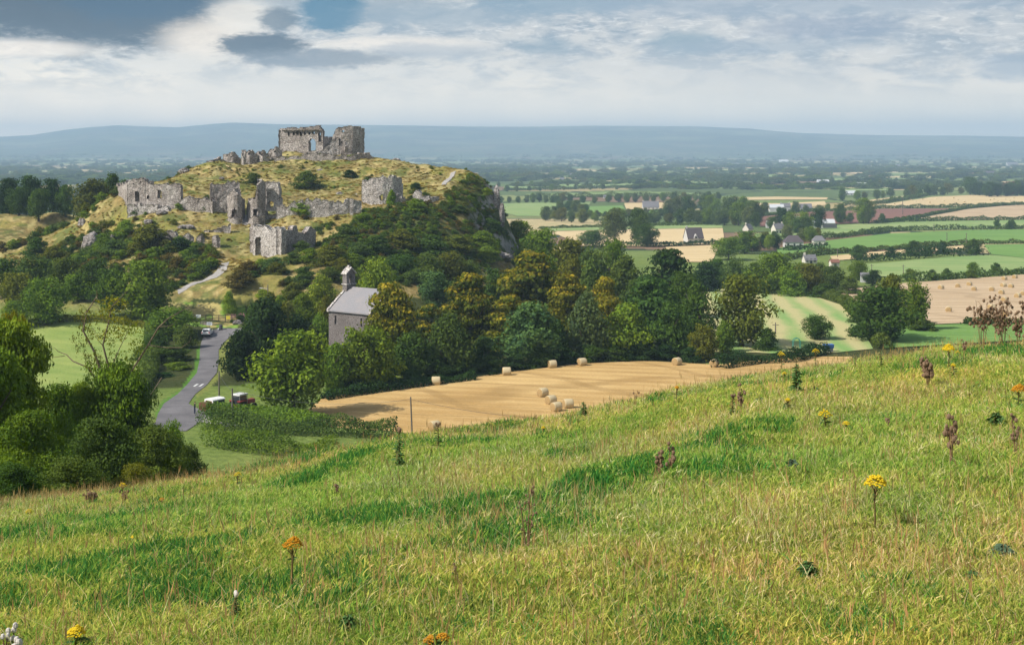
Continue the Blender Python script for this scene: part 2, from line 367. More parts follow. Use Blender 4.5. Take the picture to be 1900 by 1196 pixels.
def ground_col(x, y):
    n = x.size; col = np.tile(np.array([.15, .20, .05]), (n, 1))
    def put(m, c):
        nonlocal col
        m = np.asarray(m, float)[:, None]; col = col * (1 - m) + np.asarray(c) * m
    hm = res_z(x, y); h = sstep(2.5, 7, hm)
    put(h, (.285, .235, .09))
    a = fbm(x / 7, y / 7, 41); b = fbm(x / 3, y / 3, 43); c3 = fbm(x / 1.4, y / 2.2, 44, 3); put(h * sstep(.5, .62, c3) * .8, (.40, .33, .15)); put(h * sstep(.52, .4, c3) * .6, (.17, .125, .05))
    put(h * sstep(.5, .64, a), (.23, .205, .06)); put(h * sstep(.55, .66, b) * .8, (.10, .125, .03)); put(h * sstep(.58, .7, fbm(x / 4, y / 9, 47)) * .6, (.22, .155, .06))
    put(inpoly(x, y, SCRUB) * .9 * sstep(.3, .5, a + .1), (.085, .10, .028)); put(inpoly(x, y, LOWL) * .8 * sstep(.4, .55, a), (.10, .135, .03))
    s = hill_slope(x, y); left = x < -105
    st = h * sstep(1.15, 1.6, s + (b - .5) * .5); put(st * np.where(x > -14, 1, 0), (.075, .095, .03)); put(st * np.where(left, .95, np.where(x > -14, sstep(.50, .58, fbm(x / 3, (y + res_z(x, y) * 2) / 5, 49)), .12)), (.33, .30, .285))
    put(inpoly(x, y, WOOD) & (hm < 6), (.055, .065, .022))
    put(inpoly(x, y, VERGE), (.10, .21, .035)); put(inpoly(x, y, VERGE2), (.20, .22, .06)); put(inpoly(x, y, GREENS) * sstep(.42, .52, a), (.17, .28, .05)); put(inpoly(x, y, GREENS) * sstep(.5, .6, b), (.36, .30, .12))
    # rough grass on the near hillside
    f = (y < 175) & (fg_z(x, np.minimum(y, 200)) > base_z(y) + res_z(x, y) - .3)
    g = fbm(x / 1.6, y / 1.6, 51); drop, u = fg_parts(x, y)
    put(f, (.21, .26, .06)); put(f * sstep(.46, .62, g), (.33, .30, .11)); put(f * sstep(.60, .70, streak(x, y, drop)), (.07, .16, .03))
    # plain far off
    c, e = cells(x, y); far = sstep(620, 700, y)
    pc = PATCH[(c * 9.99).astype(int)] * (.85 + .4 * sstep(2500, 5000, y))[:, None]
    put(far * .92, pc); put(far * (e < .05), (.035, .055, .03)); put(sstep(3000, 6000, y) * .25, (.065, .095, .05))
    put(sstep(8200, 9500, y) * .75, (.035, .06, .04)); put(sstep(9500, 12000, y) * sstep(.50, .6, fbm(x / 1300, y / 420, 61)) * .7, (.22, .23, .13)); put(sstep(9000, 11000, y) * sstep(.58, .62, fbm(x / 300, y / 200, 62)) * .5, (.02, .035, .025))
    return col
AZ = np.concatenate([np.radians(np.arange(-180, -30, 10)), np.radians(np.linspace(-30, -22, 12, endpoint=False)), np.radians(np.linspace(-22, 22, 580, endpoint=False)), np.radians(np.linspace(22, 30, 12, endpoint=False)), np.radians(np.arange(30, 181, 10))])
RR = np.concatenate([np.geomspace(1.5, 60, 150, endpoint=False), np.linspace(60, 200, 60, endpoint=False), np.linspace(200, 300, 50, endpoint=False), np.linspace(300, 520, 275, endpoint=False), np.geomspace(520, 17000, 270)])
def sheet(name, r):
    a, rr = np.meshgrid(AZ, r, indexing='ij'); x = (rr * np.sin(a)).ravel(); y = (rr * np.cos(a)).ravel()
    z = gz(x, y); n, m = len(AZ), len(r)
    i, j = np.meshgrid(np.arange(n - 1), np.arange(m - 1), indexing='ij'); q = (i * m + j).ravel()
    Q = np.stack([q, q + 1, q + m + 1, q + m], 1)[:, ::-1]
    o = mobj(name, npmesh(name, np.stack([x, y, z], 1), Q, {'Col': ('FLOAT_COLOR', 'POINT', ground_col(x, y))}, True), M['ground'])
    return tag(o, kind='structure')
i1 = int(np.searchsorted(RR, 118)); i2 = int(np.searchsorted(RR, 8200))
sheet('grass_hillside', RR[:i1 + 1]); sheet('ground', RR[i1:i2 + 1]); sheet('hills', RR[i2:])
# --- sheets draped on the ground
def drape(name, pts, m, h, lift=.06, xy=False, kind='structure'):
    P = pts if xy else poly_xy(pts)
    xs = [p[0] for p in P]; ys = [p[1] for p in P]; idx = {}; V = []; Fc = []
    for i in range(int(math.floor(min(xs) / h)), int(math.ceil(max(xs) / h))):
        for j in range(int(math.floor(min(ys) / h)), int(math.ceil(max(ys) / h))):
            poly = P
            for ax, sgn, lim in ((0, 1, i * h), (0, -1, (i + 1) * h), (1, 1, j * h), (1, -1, (j + 1) * h)):
                out = []
                for k in range(len(poly)):
                    a, b = poly[k - 1], poly[k]; da = sgn * (a[ax] - lim); db = sgn * (b[ax] - lim)
                    if (da >= 0) != (db >= 0):
                        t = da / (da - db); out.append((a[0] + (b[0] - a[0]) * t, a[1] + (b[1] - a[1]) * t))
                    if db >= 0: out.append(b)
                poly = out
                if len(poly) < 3: break
            if len(poly) < 3: continue
            f = []
            for p in poly:
                k = (round(p[0], 2), round(p[1], 2))
                if k not in idx: idx[k] = len(V); V.append(k)
                if idx[k] not in f: f.append(idx[k])
            if len(f) >= 3: Fc.append(f)
    A = np.array(V); z = gz(A[:, 0], A[:, 1]) + lift
    ar = sum(P[k - 1][0] * P[k][1] - P[k][0] * P[k - 1][1] for k in range(len(P)))
    me = bpy.data.meshes.new(name); me.from_pydata([(a[0], a[1], b) for a, b in zip(V, z)], [], Fc if ar > 0 else [f[::-1] for f in Fc]); me.update()
    me.polygons.foreach_set('use_smooth', np.ones(len(Fc), bool))
    return tag(mobj(name, me, m), kind=kind)
gold = field_mat('stubble', (.42, .265, .10), (.68, .485, .22), 14, 4.2, .26, .04, .12, ((14, 8.4), (52, 23), (-25, 31)))
gold2 = field_mat('stubble_far', (.52, .39, .20), (.66, .52, .30), 20, 14, .5, .01)
pink = field_mat('stubble_pale', (.43, .31, .185), (.56, .43, .28), -6, 9, .5, .02, .05, ((-6, 18), (70, 60)))
plough = field_mat('ploughed_earth', (.20, .10, .075), (.25, .135, .10), 15, 8, .3, .01)
green = field_mat('pasture_green', (.13, .245, .06), (.215, .33, .09), 8, 12, .3, .02, .05, ((8, 24),))
lime = field_mat('pasture_light', (.19, .29, .095), (.35, .38, .16), 8, 20, .25, .025)
leftg = field_mat('pasture_rough', (.20, .275, .07), (.36, .39, .12), 30, 5, .2, .09, .25)
mown = field_mat('mown_stripes', (.20, .33, .10), (.44, .40, .19), 97, 7.0, 1.0, .014)
drape('stubble_field', [(562,768),(600,737),(700,721),(810,708),(940,691),(1080,675),(1200,670),(1330,677),(1400,None,257),(1500,None,262),(1580,None,262),(1600,None,240),(1600,None,190),(1300,None,165),(1000,None,170),(860,None,180),(745,802),(690,798),(610,792)], gold, 2.0, .08)
drape('pasture', [(-160,600),(50,606),(110,596),(180,595),(285,608),(283,650),(272,700),(230,745),(110,765),(40,735),(-160,735)], leftg, 2.5, .10)
drape('mown_field', [(1290,522),(1345,534),(1420,546),(1500,545),(1560,566),(1590,600),(1620,648),(1500,660),(1400,655),(1325,655),(1300,600)], mown, 4, .15)
FIELDS = [
 ('stubble_field', gold2, [(1020,430),(1200,426),(1341,424),(1345,452),(1230,457),(1085,458)]), ('pasture', lime, [(1000,424),(1150,420),(1340,416),(1341,423.5),(1200,425.5),(1018,429.5)]),
 ('stubble_field', gold2, [(1235,459),(1337,455),(1322,487),(1275,487),(1240,474)]),
 ('pasture', lime, [(934,378),(1040,376),(1036,392),(1010,402),(960,402),(938,396)]), ('pasture', green, [(1073,384),(1155,382),(1162,393),(1252,390),(1245,398),(1085,401)]),
 ('pasture', lime, [(1046,379),(1096,375),(1094,380),(1072,382)]), ('stubble_field', gold2, [(1158,377.5),(1262,376),(1256,388),(1163,391)]),
 ('pasture', lime, [(975,361),(1150,358),(1330,359),(1330,363),(1150,364),(975,366)]), ('pasture', lime, [(935,346),(1130,338.5),(1330,336),(1330,342),(1135,348),(935,352)]),
 ('stubble_field', pink, [(918,326),(975,321),(1020,322),(1016,328.5),(940,330)]),
 ('stubble_field', gold2, [(1362,367),(1440,365.5),(1536,367),(1534,371),(1440,371),(1362,372)]), ('stubble_field', gold2, [(1360,377),(1450,378),(1530,374),(1534,381),(1420,391),(1352,386)]),
 ('ploughed_field', plough, [(1410,403),(1500,394),(1590,391.5),(1640,388),(1795,387),(1745,395),(1700,404),(1640,413),(1560,416),(1490,414),(1410,421)]),
 ('stubble_field', gold2, [(1618,383.5),(1730,366),(1800,362.5),(1960,366),(1960,377),(1790,383.5),(1640,387)]), ('stubble_field', gold2, [(1563,379),(1660,366),(1724,360),(1722,363),(1700,366.5),(1640,376),(1572,383)]),
 ('stubble_field', pink, [(1700,407),(1795,388.5),(1880,381),(1960,379),(1960,406),(1800,409)]),
 ('pasture', lime, [(1400,434),(1560,418),(1640,413.5),(1800,410),(1960,408),(1960,423),(1800,425),(1640,429),(1540,441),(1402,447)]),
 ('pasture', green, [(1440,462),(1545,446),(1650,434),(1800,427.5),(1960,425.5),(1960,450),(1820,452),(1700,459),(1600,465),(1450,482)]),
 ('stubble_field', gold2, [(1540,476),(1620,468.5),(1700,463),(1796,456),(1790,462),(1700,468),(1600,480),(1545,485)]),
 ('pasture', lime, [(1585,492),(1700,483),(1835,473.5),(1960,487),(1960,503),(1840,511),(1730,519),(1690,517),(1600,512)]), ('pasture', green, [(1826,455),(1960,453),(1960,486),(1900,480),(1838,473)]),
 ('stubble_field', pink, [(1555,540),(1690,525),(1730,523),(1850,514),(1960,506),(1960,592),(1860,598),(1738,603),(1640,600),(1580,570)]),
 ('pasture', green, [(1640,607),(1860,600),(1980,594),(1980,628),(1640,648)]),
]
for a_, b_, y_, h_, m_ in ((1180,1292,323,2.2,lime),(1330,1470,320,2.0,lime),(1500,1600,322,2.4,gold2),(1040,1150,328,2.5,lime),(1390,1440,327,3,lime),(1215,1330,331,3,gold2),(1640,1760,333,3.2,lime),(1560,1650,352,4,lime),(1240,1390,312,1.6,gold2),(1480,1640,311,1.6,lime),(1700,1900,316,2.2,lime),(1760,1900,340,4,gold2),(960,1080,318,1.8,gold2),(1420,1560,334,3,lime),(80,180,330,3,lime),(300,420,318,2,gold2)):
    FIELDS.append(('stubble_field' if m_ is gold2 else 'pasture', m_, [(a_, y_ - h_ * .4), (b_, y_ - h_ * .7), (b_ + 6, y_ + h_ * .5), (a_ - 5, y_ + h_ * .7)]))
for k, (n, m, p) in enumerate(FIELDS):
    dd = hit(*p[0][:2])[1]; drape(n, p, m, max(4, dd / 70), .12 + dd * .00025 + .003 * k)
m_road, nt, out = mat('asphalt'); P = pos(nt); n = noise(nt, .25, 5, .7, P); n2 = noise(nt, 5, 4, .7, P)
finish(nt, out, mixc(nt, 1.0, ramp(nt, n, [(.3, (.10, .095, .10)), (.7, (.19, .18, .185))]), ramp(nt, n2, [(.2, (.8,)*3), (.8, (1.2,)*3)]), 'MULTIPLY'), .85, .2, n2, .02)
m_path, nt, out = mat('gravel_path'); P = pos(nt); n = noise(nt, .8, 5, .7, P)
finish(nt, out, ramp(nt, n, [(.3, (.24, .22, .20)), (.7, (.40, .38, .36))]), .95, .05, n, .04)
drape('road', [(289,783),(293,768),(304,749),(330,731),(347,714),(365,692),(370,670),(371,649),(373,636),(378,622),(393,613),(410,608.5),(452,608.5),(447,616),(425.6,625),(415,636),(405.6,649),(405.6,670),(402,692),(384,714),(362.6,731),(349.5,749),(378,764),(384,770),(371,783),(345,800),(270,800)], m_road, 1.5, .07)
drape('dirt_lane', [(371,783),(384,770),(398,780),(420,786),(445,789),(420,791),(398,788)], m_path, 1.5, .06)
drape('path', [(329,538),(360,523.5),(385,515),(402,503),(411,489),(425,486),(421,500),(402,515.5),(375,524),(345,538),(331,546)], m_path, 1.0, .09)
drape('path', [(440,414),(450,407),(456,399),(463,399),(465,408),(470,414),(455,418)], m_path, .7, .12)
drape('path', [(819,343.5),(828,333),(836,322),(846,318),(843,325),(834,336),(826,344)], m_path, 1.0, .14)
mk = MB()                                                     # worn white marking on the bend of the road
x, y, z = hit(366, 716)
for dx in (-.55, .35): mk.add([(x+dx, y-.8, z+.10), (x+dx+.35, y-.8, z+.10), (x+dx+.45, y+1.6, z+.10), (x+dx+.1, y+1.6, z+.10)], [(0,1,2,3)])
tag(mk.build('road_marking', paint('road_paint', (.62, .62, .60), .7)), kind='structure')
# ================================================================== VEGETATION
def cards(Pn, N, s, asp=.62, seed=0):
    """leaf-shaped four-sided cards at points Pn, facing N, size s"""
    g = np.random.default_rng(seed); n = len(Pn)
    N = N / (np.linalg.norm(N, axis=1, keepdims=True) + 1e-9)
    t = g.normal(size=(n, 3)); t -= N * (t * N).sum(1, keepdims=True); t /= np.linalg.norm(t, axis=1, keepdims=True) + 1e-9
    b = np.cross(N, t); s = np.broadcast_to(np.asarray(s, float).reshape(-1, 1), (n, 1))
    V = np.stack([Pn + t * s, Pn + b * s * asp + N * s * .12, Pn - t * s, Pn - b * s * asp + N * s * .12], 1).reshape(-1, 3)
    return V, np.arange(4 * n, dtype=np.int32).reshape(n, 4)
PROF = {
 'round': lambda v: np.sqrt(np.clip(1 - (2 * v - 1) ** 2, 0, 1)) ** .85,
 'dome':  lambda v: np.clip(1 - v ** 2.2, 0, 1) ** .6,
 'egg':   lambda v: np.clip(np.sin(np.pi * np.clip(v * .88 + .12, 0, 1)), 0, 1) ** .75 * (1 - .25 * v),
 'cone':  lambda v: np.clip(1.02 - v, 0, 1) ** .75,
 'column':lambda v: np.clip(1 - (2 * v - 1) ** 6, 0, 1) ** .6 * (.75 + .25 * np.sin(v * 9)),
}
def crown_mesh(name, seed, prof='round', v0=.12, ncl=46, nleaf=6500, leaf=.026, flat=.8, tip=0, rc=(.10, .19), rough=.75, inner=.35):
    g = np.random.default_rng(seed); f = PROF[prof]
    cl = []
    for k in range(ncl):
        v = g.uniform(.04, .97); a = g.uniform(0, 2 * np.pi)
        q = (g.uniform(.55, 1.0) if g.random() > inner else g.uniform(.1, .6))
        r = .5 * f(np.array(v)) * q * (1 - .22 * g.random()); c = g.uniform(*rc)
        cl.append(((r * .86) * np.cos(a), (r * .86) * np.sin(a), v0 + (1 - v0) * v * .93, c * (.65 + .5 * min(1, f(np.array(v)))), g.random()))
    cl = np.array(cl); w = cl[:, 3] ** 2; k = g.choice(ncl, nleaf, p=w / w.sum())
    d = g.normal(size=(nleaf, 3)); d[:, 2] += .25; d /= np.linalg.norm(d, axis=1, keepdims=True)
    rad = cl[k, 3] * np.clip(g.normal(.92, .16, nleaf), .25, 1.35)
    lump = 1 + .25 * np.sin(d[:, 0] * 7 + cl[k, 4] * 40) * np.sin(d[:, 1] * 6 + cl[k, 4] * 17)
    P = cl[k, :3] + d * (rad * lump)[:, None] * np.array([1, 1, flat])
    P[:, 2] = np.clip(P[:, 2], .0, 1.02)
    N = d * np.array([1, 1, 1.3]) + g.normal(size=(nleaf, 3)) * rough * .75
    V, Q = cards(P, N, leaf * g.uniform(.6, 1.35, nleaf), .6, seed)
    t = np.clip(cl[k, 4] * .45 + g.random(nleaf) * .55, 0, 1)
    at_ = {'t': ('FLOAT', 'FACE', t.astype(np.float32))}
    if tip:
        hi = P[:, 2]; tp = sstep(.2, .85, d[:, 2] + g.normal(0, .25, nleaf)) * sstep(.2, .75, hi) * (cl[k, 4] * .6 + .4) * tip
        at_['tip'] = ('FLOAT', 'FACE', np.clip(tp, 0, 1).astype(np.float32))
    me = npmesh(name, V, Q, at_); return me
def trunk_mesh(seed, top=.7, r=.03, limbs=6):
    g = random.Random(seed); b = MB()
    pts = [(g.uniform(-.012, .012) * i, g.uniform(-.012, .012) * i, top * i / 6) for i in range(7)]
    b.tube(pts, [r * (1.5 if i == 0 else 1 - .13 * i) for i in range(7)], 7)
    for k in range(limbs):
        p = pts[2 + k % 4]; a = k * 2.4 + g.random(); L = g.uniform(.16, .32)
        q = [(p[0] + math.cos(a) * L * s, p[1] + math.sin(a) * L * s, p[2] + (.08 + .14 * s) * s) for s in (0, .35, .7, 1)]
        b.tube(q, [r * .55, r * .42, r * .26, r * .1], 5)
    me = b.mesh('trunk', True); me.materials.append(M['bark']); return me
VAR = {}
def variant(key, m='leaf', **k):
    me = crown_mesh('crown', **k); me.materials.append(M[m]); VAR.setdefault(key, []).append(me)
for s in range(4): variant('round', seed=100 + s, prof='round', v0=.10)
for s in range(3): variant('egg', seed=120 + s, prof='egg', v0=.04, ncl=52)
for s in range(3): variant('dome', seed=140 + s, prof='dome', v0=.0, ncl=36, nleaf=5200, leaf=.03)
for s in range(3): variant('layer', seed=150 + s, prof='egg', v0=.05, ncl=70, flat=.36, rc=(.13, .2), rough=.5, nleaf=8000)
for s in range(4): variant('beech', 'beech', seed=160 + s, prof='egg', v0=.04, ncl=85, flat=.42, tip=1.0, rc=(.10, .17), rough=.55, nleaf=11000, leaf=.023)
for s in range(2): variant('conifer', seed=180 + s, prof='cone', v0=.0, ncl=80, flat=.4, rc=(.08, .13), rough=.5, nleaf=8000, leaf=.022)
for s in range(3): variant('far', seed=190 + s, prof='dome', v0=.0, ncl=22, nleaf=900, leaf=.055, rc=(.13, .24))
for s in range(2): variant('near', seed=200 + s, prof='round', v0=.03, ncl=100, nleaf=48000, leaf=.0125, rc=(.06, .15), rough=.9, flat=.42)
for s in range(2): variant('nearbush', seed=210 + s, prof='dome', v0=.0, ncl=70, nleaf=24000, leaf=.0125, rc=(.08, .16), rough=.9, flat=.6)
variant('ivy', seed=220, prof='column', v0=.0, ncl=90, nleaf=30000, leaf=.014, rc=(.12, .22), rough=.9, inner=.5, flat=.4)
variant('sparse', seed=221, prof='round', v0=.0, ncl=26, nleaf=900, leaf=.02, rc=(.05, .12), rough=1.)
TR = [trunk_mesh(s) for s in range(4)]
LEAFC = {  # real leaf colours
 'mid': (.115, .185, .03), 'bright': (.16, .24, .036), 'dark': (.056, .105, .028), 'deep': (.032, .066, .026), 'olive': (.115, .135, .028), 'blue': (.075, .135, .058), 'yellow': (.19, .20, .03), 'lime': (.16, .22, .04),
 'pine': (.024, .046, .022), 'rust': (.12, .05, .03), 'straw': (.36, .28, .11), 'drygrass': (.26, .21, .07), 'hillgreen': (.14, .16, .045), 'bramble': (.10, .085, .03), 'beech': (.085, .11, .02), 'gold': (.11, .125, .02), 'dim': (.078, .122, .036), 'grey': (.10, .14, .065)}
_cnt = [0]
def colour(o, c):
    v = LEAFC[c] if isinstance(c, str) else c; k = R.uniform(.86, 1.16); h = R.uniform(.92, 1.08)
    o.color = (v[0] * k * h, v[1] * k, v[2] * k / h, 1)
def plant_tree(x, y, z, h, w, var, col, label, name='tree', cat='tree', group=None, trunk=True, rz=None, tsc=1.0):
    _cnt[0] += 1; ms = VAR[var]; me = ms[_cnt[0] % len(ms)]
    rz = R.uniform(0, 6.28) if rz is None else rz
    if trunk:
        o = thing(name, (x, y, z - .15), rz, label, cat, group)
        cr = link(bpy.data.objects.new('crown', me), o); cr.scale = (w, w, h); colour(cr, col)
        t = link(bpy.data.objects.new('trunk', TR[_cnt[0] % 4]), o); t.scale = (h * tsc, h * tsc, h)
    else:
        o = link(bpy.data.objects.new(name, me)); o.location = (x, y, z - .1); o.rotation_euler = (0, 0, rz); o.scale = (w, w, h); colour(o, col); tag(o, label, cat, group)
    return o
def tree(px, top, d, w, var, col, label, **k):
    x, y, z = at(px, d); h = CAMZ - (top - YH) / F * d - z
    return plant_tree(x, y, z, max(h, .8, (.0 if k.get('trunk', True) else .5) * w * d / F), w * d / F, var, col, label, **k)
def shrub(px, top, d, w, col, label, var='dome', name='shrub', cat='bush', **k):
    return tree(px, top, d, w, var, col, label, name=name, cat=cat, trunk=False, **k)
# ---- wood at the foot of the rock (px, top, distance, width, form, colour, label)
G = 'trees of the wood below the castle'
for a in [
 (545,612,205,165,'round','mid','large light green spreading tree at the left end of the stubble field'),
 (690,598,229,125,'egg','mid','pale green tree in front of the church wall'),
 (660,600,226,110,'egg','mid','green tree under the left half of the church wall'),(621,634,223,74,'egg','mid','low green tree between the church corner and the large spreading tree'),
 (765,610,237,105,'egg','dark','dark green tree standing behind the leftmost bale of the field edge'),
 (832,572,242,112,'egg','dim','dark tree below the orange beech at the edge of the stubble'),
 (898,622,247,80,'egg','deep','narrow very dark tree above the second bale of the field edge'),
 (985,552,254,150,'egg','blue','broad blue green tree right above the third bale of the field edge'),
 (1088,532,259,100,'egg','grey','greyish tall tree above the fourth bale of the field edge'),
 (1165,560,262,128,'egg','bright','rounded bright green tree at the edge of the wood'),
 (1243,552,262,100,'egg','dark','dark spiky tree right of the rounded bright green tree'),
 (1305,596,257,75,'egg','olive','brownish green tree at the right end of the wood edge'),
 (1292,522,275,80,'egg','dark','dark tree at the right tip of the wood, behind the brownish one'),
 (722,512,251,140,'beech','gold','domed yellow beech right beside the church roof'),
 (872,495,272,155,'beech','beech','orange tinted beech in the middle of the wood'),
 (795,556,262,95,'beech','dim','half turned beech between the domed yellow and the orange one'),
 (985,456,302,175,'beech','beech','tallest wide yellow olive beech of the wood'),
 (1052,498,286,125,'beech','gold','yellow beech just right of the tallest one'),
 (1122,503,276,95,'beech','yellow','brightest yellow beech at the right of the beech group'),
 (945,538,268,120,'beech','gold','yellow tipped beech in front of the tallest one'),
 (1207,498,292,125,'layer','dark','dark green tree with flat layered boughs'),
 (1238,452,335,130,'layer','deep','big very dark tree at the top right of the wood'),
 (1180,512,305,80,'layer','dim','dull green tree left of the layered dark tree'),
 (1268,505,305,75,'round','dark','dark round tree behind the right tip of the wood'),
 (1030,590,262,80,'egg','dark','dark tree filling the gap below the yellow beeches'),
 (700,478,306,80,'round','bright','round bright green tree standing behind the bellcote'),
 (597,503,296,80,'egg','lime','yellow green airy tree left of the bellcote'), (562,542,290,66,'egg','mid','green tree between yellow green airy tree and evergreens'), (530,552,276,58,'egg','olive','olive tree right behind the broadest evergreen'), (580,604,254,56,'dome','dim','low dull tree left of the church corner'), (470,560,262,60,'egg','dark','dark tree behind the low evergreen'),
 (545,520,302,55,'egg','olive','olive tree behind the tall lamp pole'),
 (592,575,268,60,'egg','mid','green tree squeezed between dark evergreens and church'),
 (497,550,245,135,'egg','pine','broadest dark evergreen beside the road bend'),
 (448,604,237,92,'egg','pine','low dark evergreen nearest the road'),
 (550,574,250,86,'egg','pine','dark evergreen nearest the church'),
 (660,700,224,70,'dome','deep','dark understorey tree left of the leftmost edge bale'),
 (745,470,332,70,'round','dark','dark round tree on the slope above the domed beech'),
 (795,468,332,62,'round','dim','middle one of three dull trees on the slope above the beeches'),
 (835,466,337,68,'round','olive','olive topped tree on the slope under the castle cliff'),
 (808,503,314,85,'round','blue','blue green tree between slope and orange beech'),
 (862,482,342,62,'round','dim','dull tree at the foot of the ivy covered cliff'),
 (918,492,330,72,'dome','dark','dark low tree below the small pale rock face'),
 (1003,425,402,95,'round','mid','tree on the ridge of wood just right of the cliff'),
 (1055,442,382,90,'round','olive','olive tree on the descending wooded ridge'),
 (1105,455,362,90,'round','dim','dull green tree low on the descending wooded ridge'),
 (1143,444,372,66,'round','mid','fresh green round tree standing out on the wooded ridge'),
 (1160,474,345,90,'dome','dim','wide low tree under the fresh green round one'),
 (962,408,417,70,'round','mid','tree hugging the right foot of the cliff'),
 (1060,470,345,80,'dome','olive','low olive tree between beeches and wooded ridge'),
 (1100,482,325,75,'dome','dim','low dull tree above the brightest yellow beech'),
 (1010,462,350,80,'dome','mid','green tree peeping over the tallest beech'),
]: tree(*a, group=G)
# ---- scrub on the flanks of the rock
G = 'bushes on the flanks of the rock'
for k, (px, top, d, w, c) in enumerate(((486,505,330,44,'mid'),(512,512,322,50,'olive'),(545,488,334,46,'dim'),(575,484,334,50,'mid'),(590,530,305,52,'mid'),(612,505,318,56,'dim'),(632,488,326,50,'olive'),(536,538,306,44,'mid'),(488,534,310,36,'bright'),(655,470,330,50,'mid'),(606,548,285,46,'olive'),(560,520,312,50,'dim'),(520,545,292,40,'mid'))): shrub(px, top, d, w, c, f'{ORD[sorted([486,512,545,575,590,612,632,536,488,655,606,560,520]).index(px)]} bush from the left on the bank between barbican and chapel', group=G)
for a in [
 (648,318,423,30,'deep','solitary dark bush below the keep'), (772,337,398,26,'deep','round dark bush beside the broken wall end'), (726,350,384,20,'bright','bright green ivy clump on the tall wall fragment'),
 (235,408,366,52,'bright','bright green bush left of the ruined outer wall'), (192,430,362,46,'mid','green bush above the pale cliff at the left'), (335,456,346,52,'deep','dark bush right of the left hill scrub'),
 (280,452,348,95,'olive','wide olive thicket below the ruined outer wall'), (215,470,350,70,'dim','dull thicket under the left cliff'), (615,468,330,80,'olive','olive hawthorn below the barbican'),
 (560,455,343,40,'dim','small bush against the barbican side wall'), (665,448,338,60,'dim','dull bush right of the olive hawthorn'), (700,440,345,70,'dark','dark bush under the curtain wall slope'),
 (640,420,352,55,'dim','bush just right of the barbican top'), (675,405,364,40,'mid','small bush below the pale pier'), (745,430,355,70,'olive','olive brown bush in the middle of the scrub slope'),
 (800,440,358,80,'dark','dark bush in the scrub below the broken wall end'), (850,440,366,70,'olive','rusty olive bush under the right plateau'), (895,455,378,70,'mid','leafy bush low on the ivy cliff'),
 (903,372,408,28,'bright','bright ivy bush just below the plateau rim'), (852,386,385,36,'dim','bush on the steep slope below the plateau path'),
 (910,420,392,50,'dark','dark ivy bush beside the bare cliff face'), (770,390,378,50,'mid','low bush under the broken wall end'), (560,395,372,50,'bright','low bright bush at the foot of the centre wall'),
 (470,345,410,40,'dim','low bush behind the gate towers'), (570,340,408,60,'dim','dark scrub patch above the centre wall'), (500,425,358,26,'bright','small bright bush above the barbican door'),
 (905,470,372,60,'mid','wide ivy bush at the foot of the right cliff'), (840,500,350,70,'dark','dark bush above the blue green tree'), (770,505,328,60,'dim','low bush behind the domed beech'),
 (655,500,318,60,'mid','bush between bellcote and olive hawthorn'), (510,495,325,70,'blue','blue green bramble patch under the barbican'), (565,500,318,50,'dark','dark bush right of the bramble patch'),
 (425,538,308,30,'bright','bright green bush on the bank above the signs'), (447,536,314,66,'bramble','brown bramble thicket right of the castle path'), (470,520,318,30,'dark','slim dark bush right of the path thicket'),
 (500,540,300,50,'olive','olive bush behind the broadest evergreen'), (462,520,322,60,'bramble','pinkish brown bramble above the grass bank'),
]: shrub(*a, group=G)
# ---- single trees and groups on the right
G = 'trees in the fields right of the wood'
for a in [
 (1376,508,276,118,'round','olive','tall ivy clad tree with thin crown edge right of the wood'), (1422,606,271,56,'dome','dark','low bush like tree against the tall ivy clad one'),
 (1342,590,268,50,'egg','mid','green tree left of the tall ivy clad one'), (1517,582,286,60,'round','dark','small round tree alone at the edge of the striped field'),
 (1634,530,284,134,'round','dark','big dark domed tree on the hill edge at the right'), (1697,512,302,72,'egg','mid','tree right behind the big dark domed one'),
 (1655,508,315,90,'egg','olive','olive topped tree behind the big dark domed one'), (1600,560,322,60,'dome','dim','low tree left behind the big dark domed one'),
 (1440,468,432,92,'round','mid','largest tree in the line beyond the striped field'), (1500,488,425,64,'round','olive','yellowish tree in the line beyond the striped field'),
 (1545,493,440,62,'round','dim','tree left of the white walled yard'), (1575,512,425,52,'dome','dim','low tree at the right end of the line beyond the striped field'),
 (1400,486,436,56,'round','dark','dark tree left of the largest in the line'), (1470,500,418,62,'dome','mid','low tree right of the largest in the line'),
 (1530,525,412,70,'dome','dark','dark low tree in front of the line'), (1365,478,448,54,'round','dim','leftmost tree of the line beyond the striped field'),
 (1325,480,460,60,'round','dark','dark tree above the striped field corner'), (1352,440,640,62,'round','mid','tree right of the white gabled house'), (1382,428,690,64,'round','mid','tree behind the right of the white gabled house'),
 (1310,485,440,70,'dome','deep','very dark tree left of the line'), (1600,545,400,46,'dome','dim','bushy tree down the right side of the striped field'), (1555,545,405,60,'dome','deep','dark bushy tree at the striped field top corner'),
 (1620,500,470,40,'round','deep','dark garden tree beside the white walled yard'), (1592,482,500,40,'round','mid','garden tree above the white walled yard'), (1488,482,470,44,'dome','mid','tree hiding the left of the grey roofed house'), (1521,485,462,40,'dome','dim','tree hiding the right of the grey roofed house'), (1716,592,300,60,'dome','dim','bush at the foot of the tree right of the big dark domed one'), (1590,600,290,46,'dome','dark','low bush left below the big dark domed one'),
]: tree(*a, group=G)
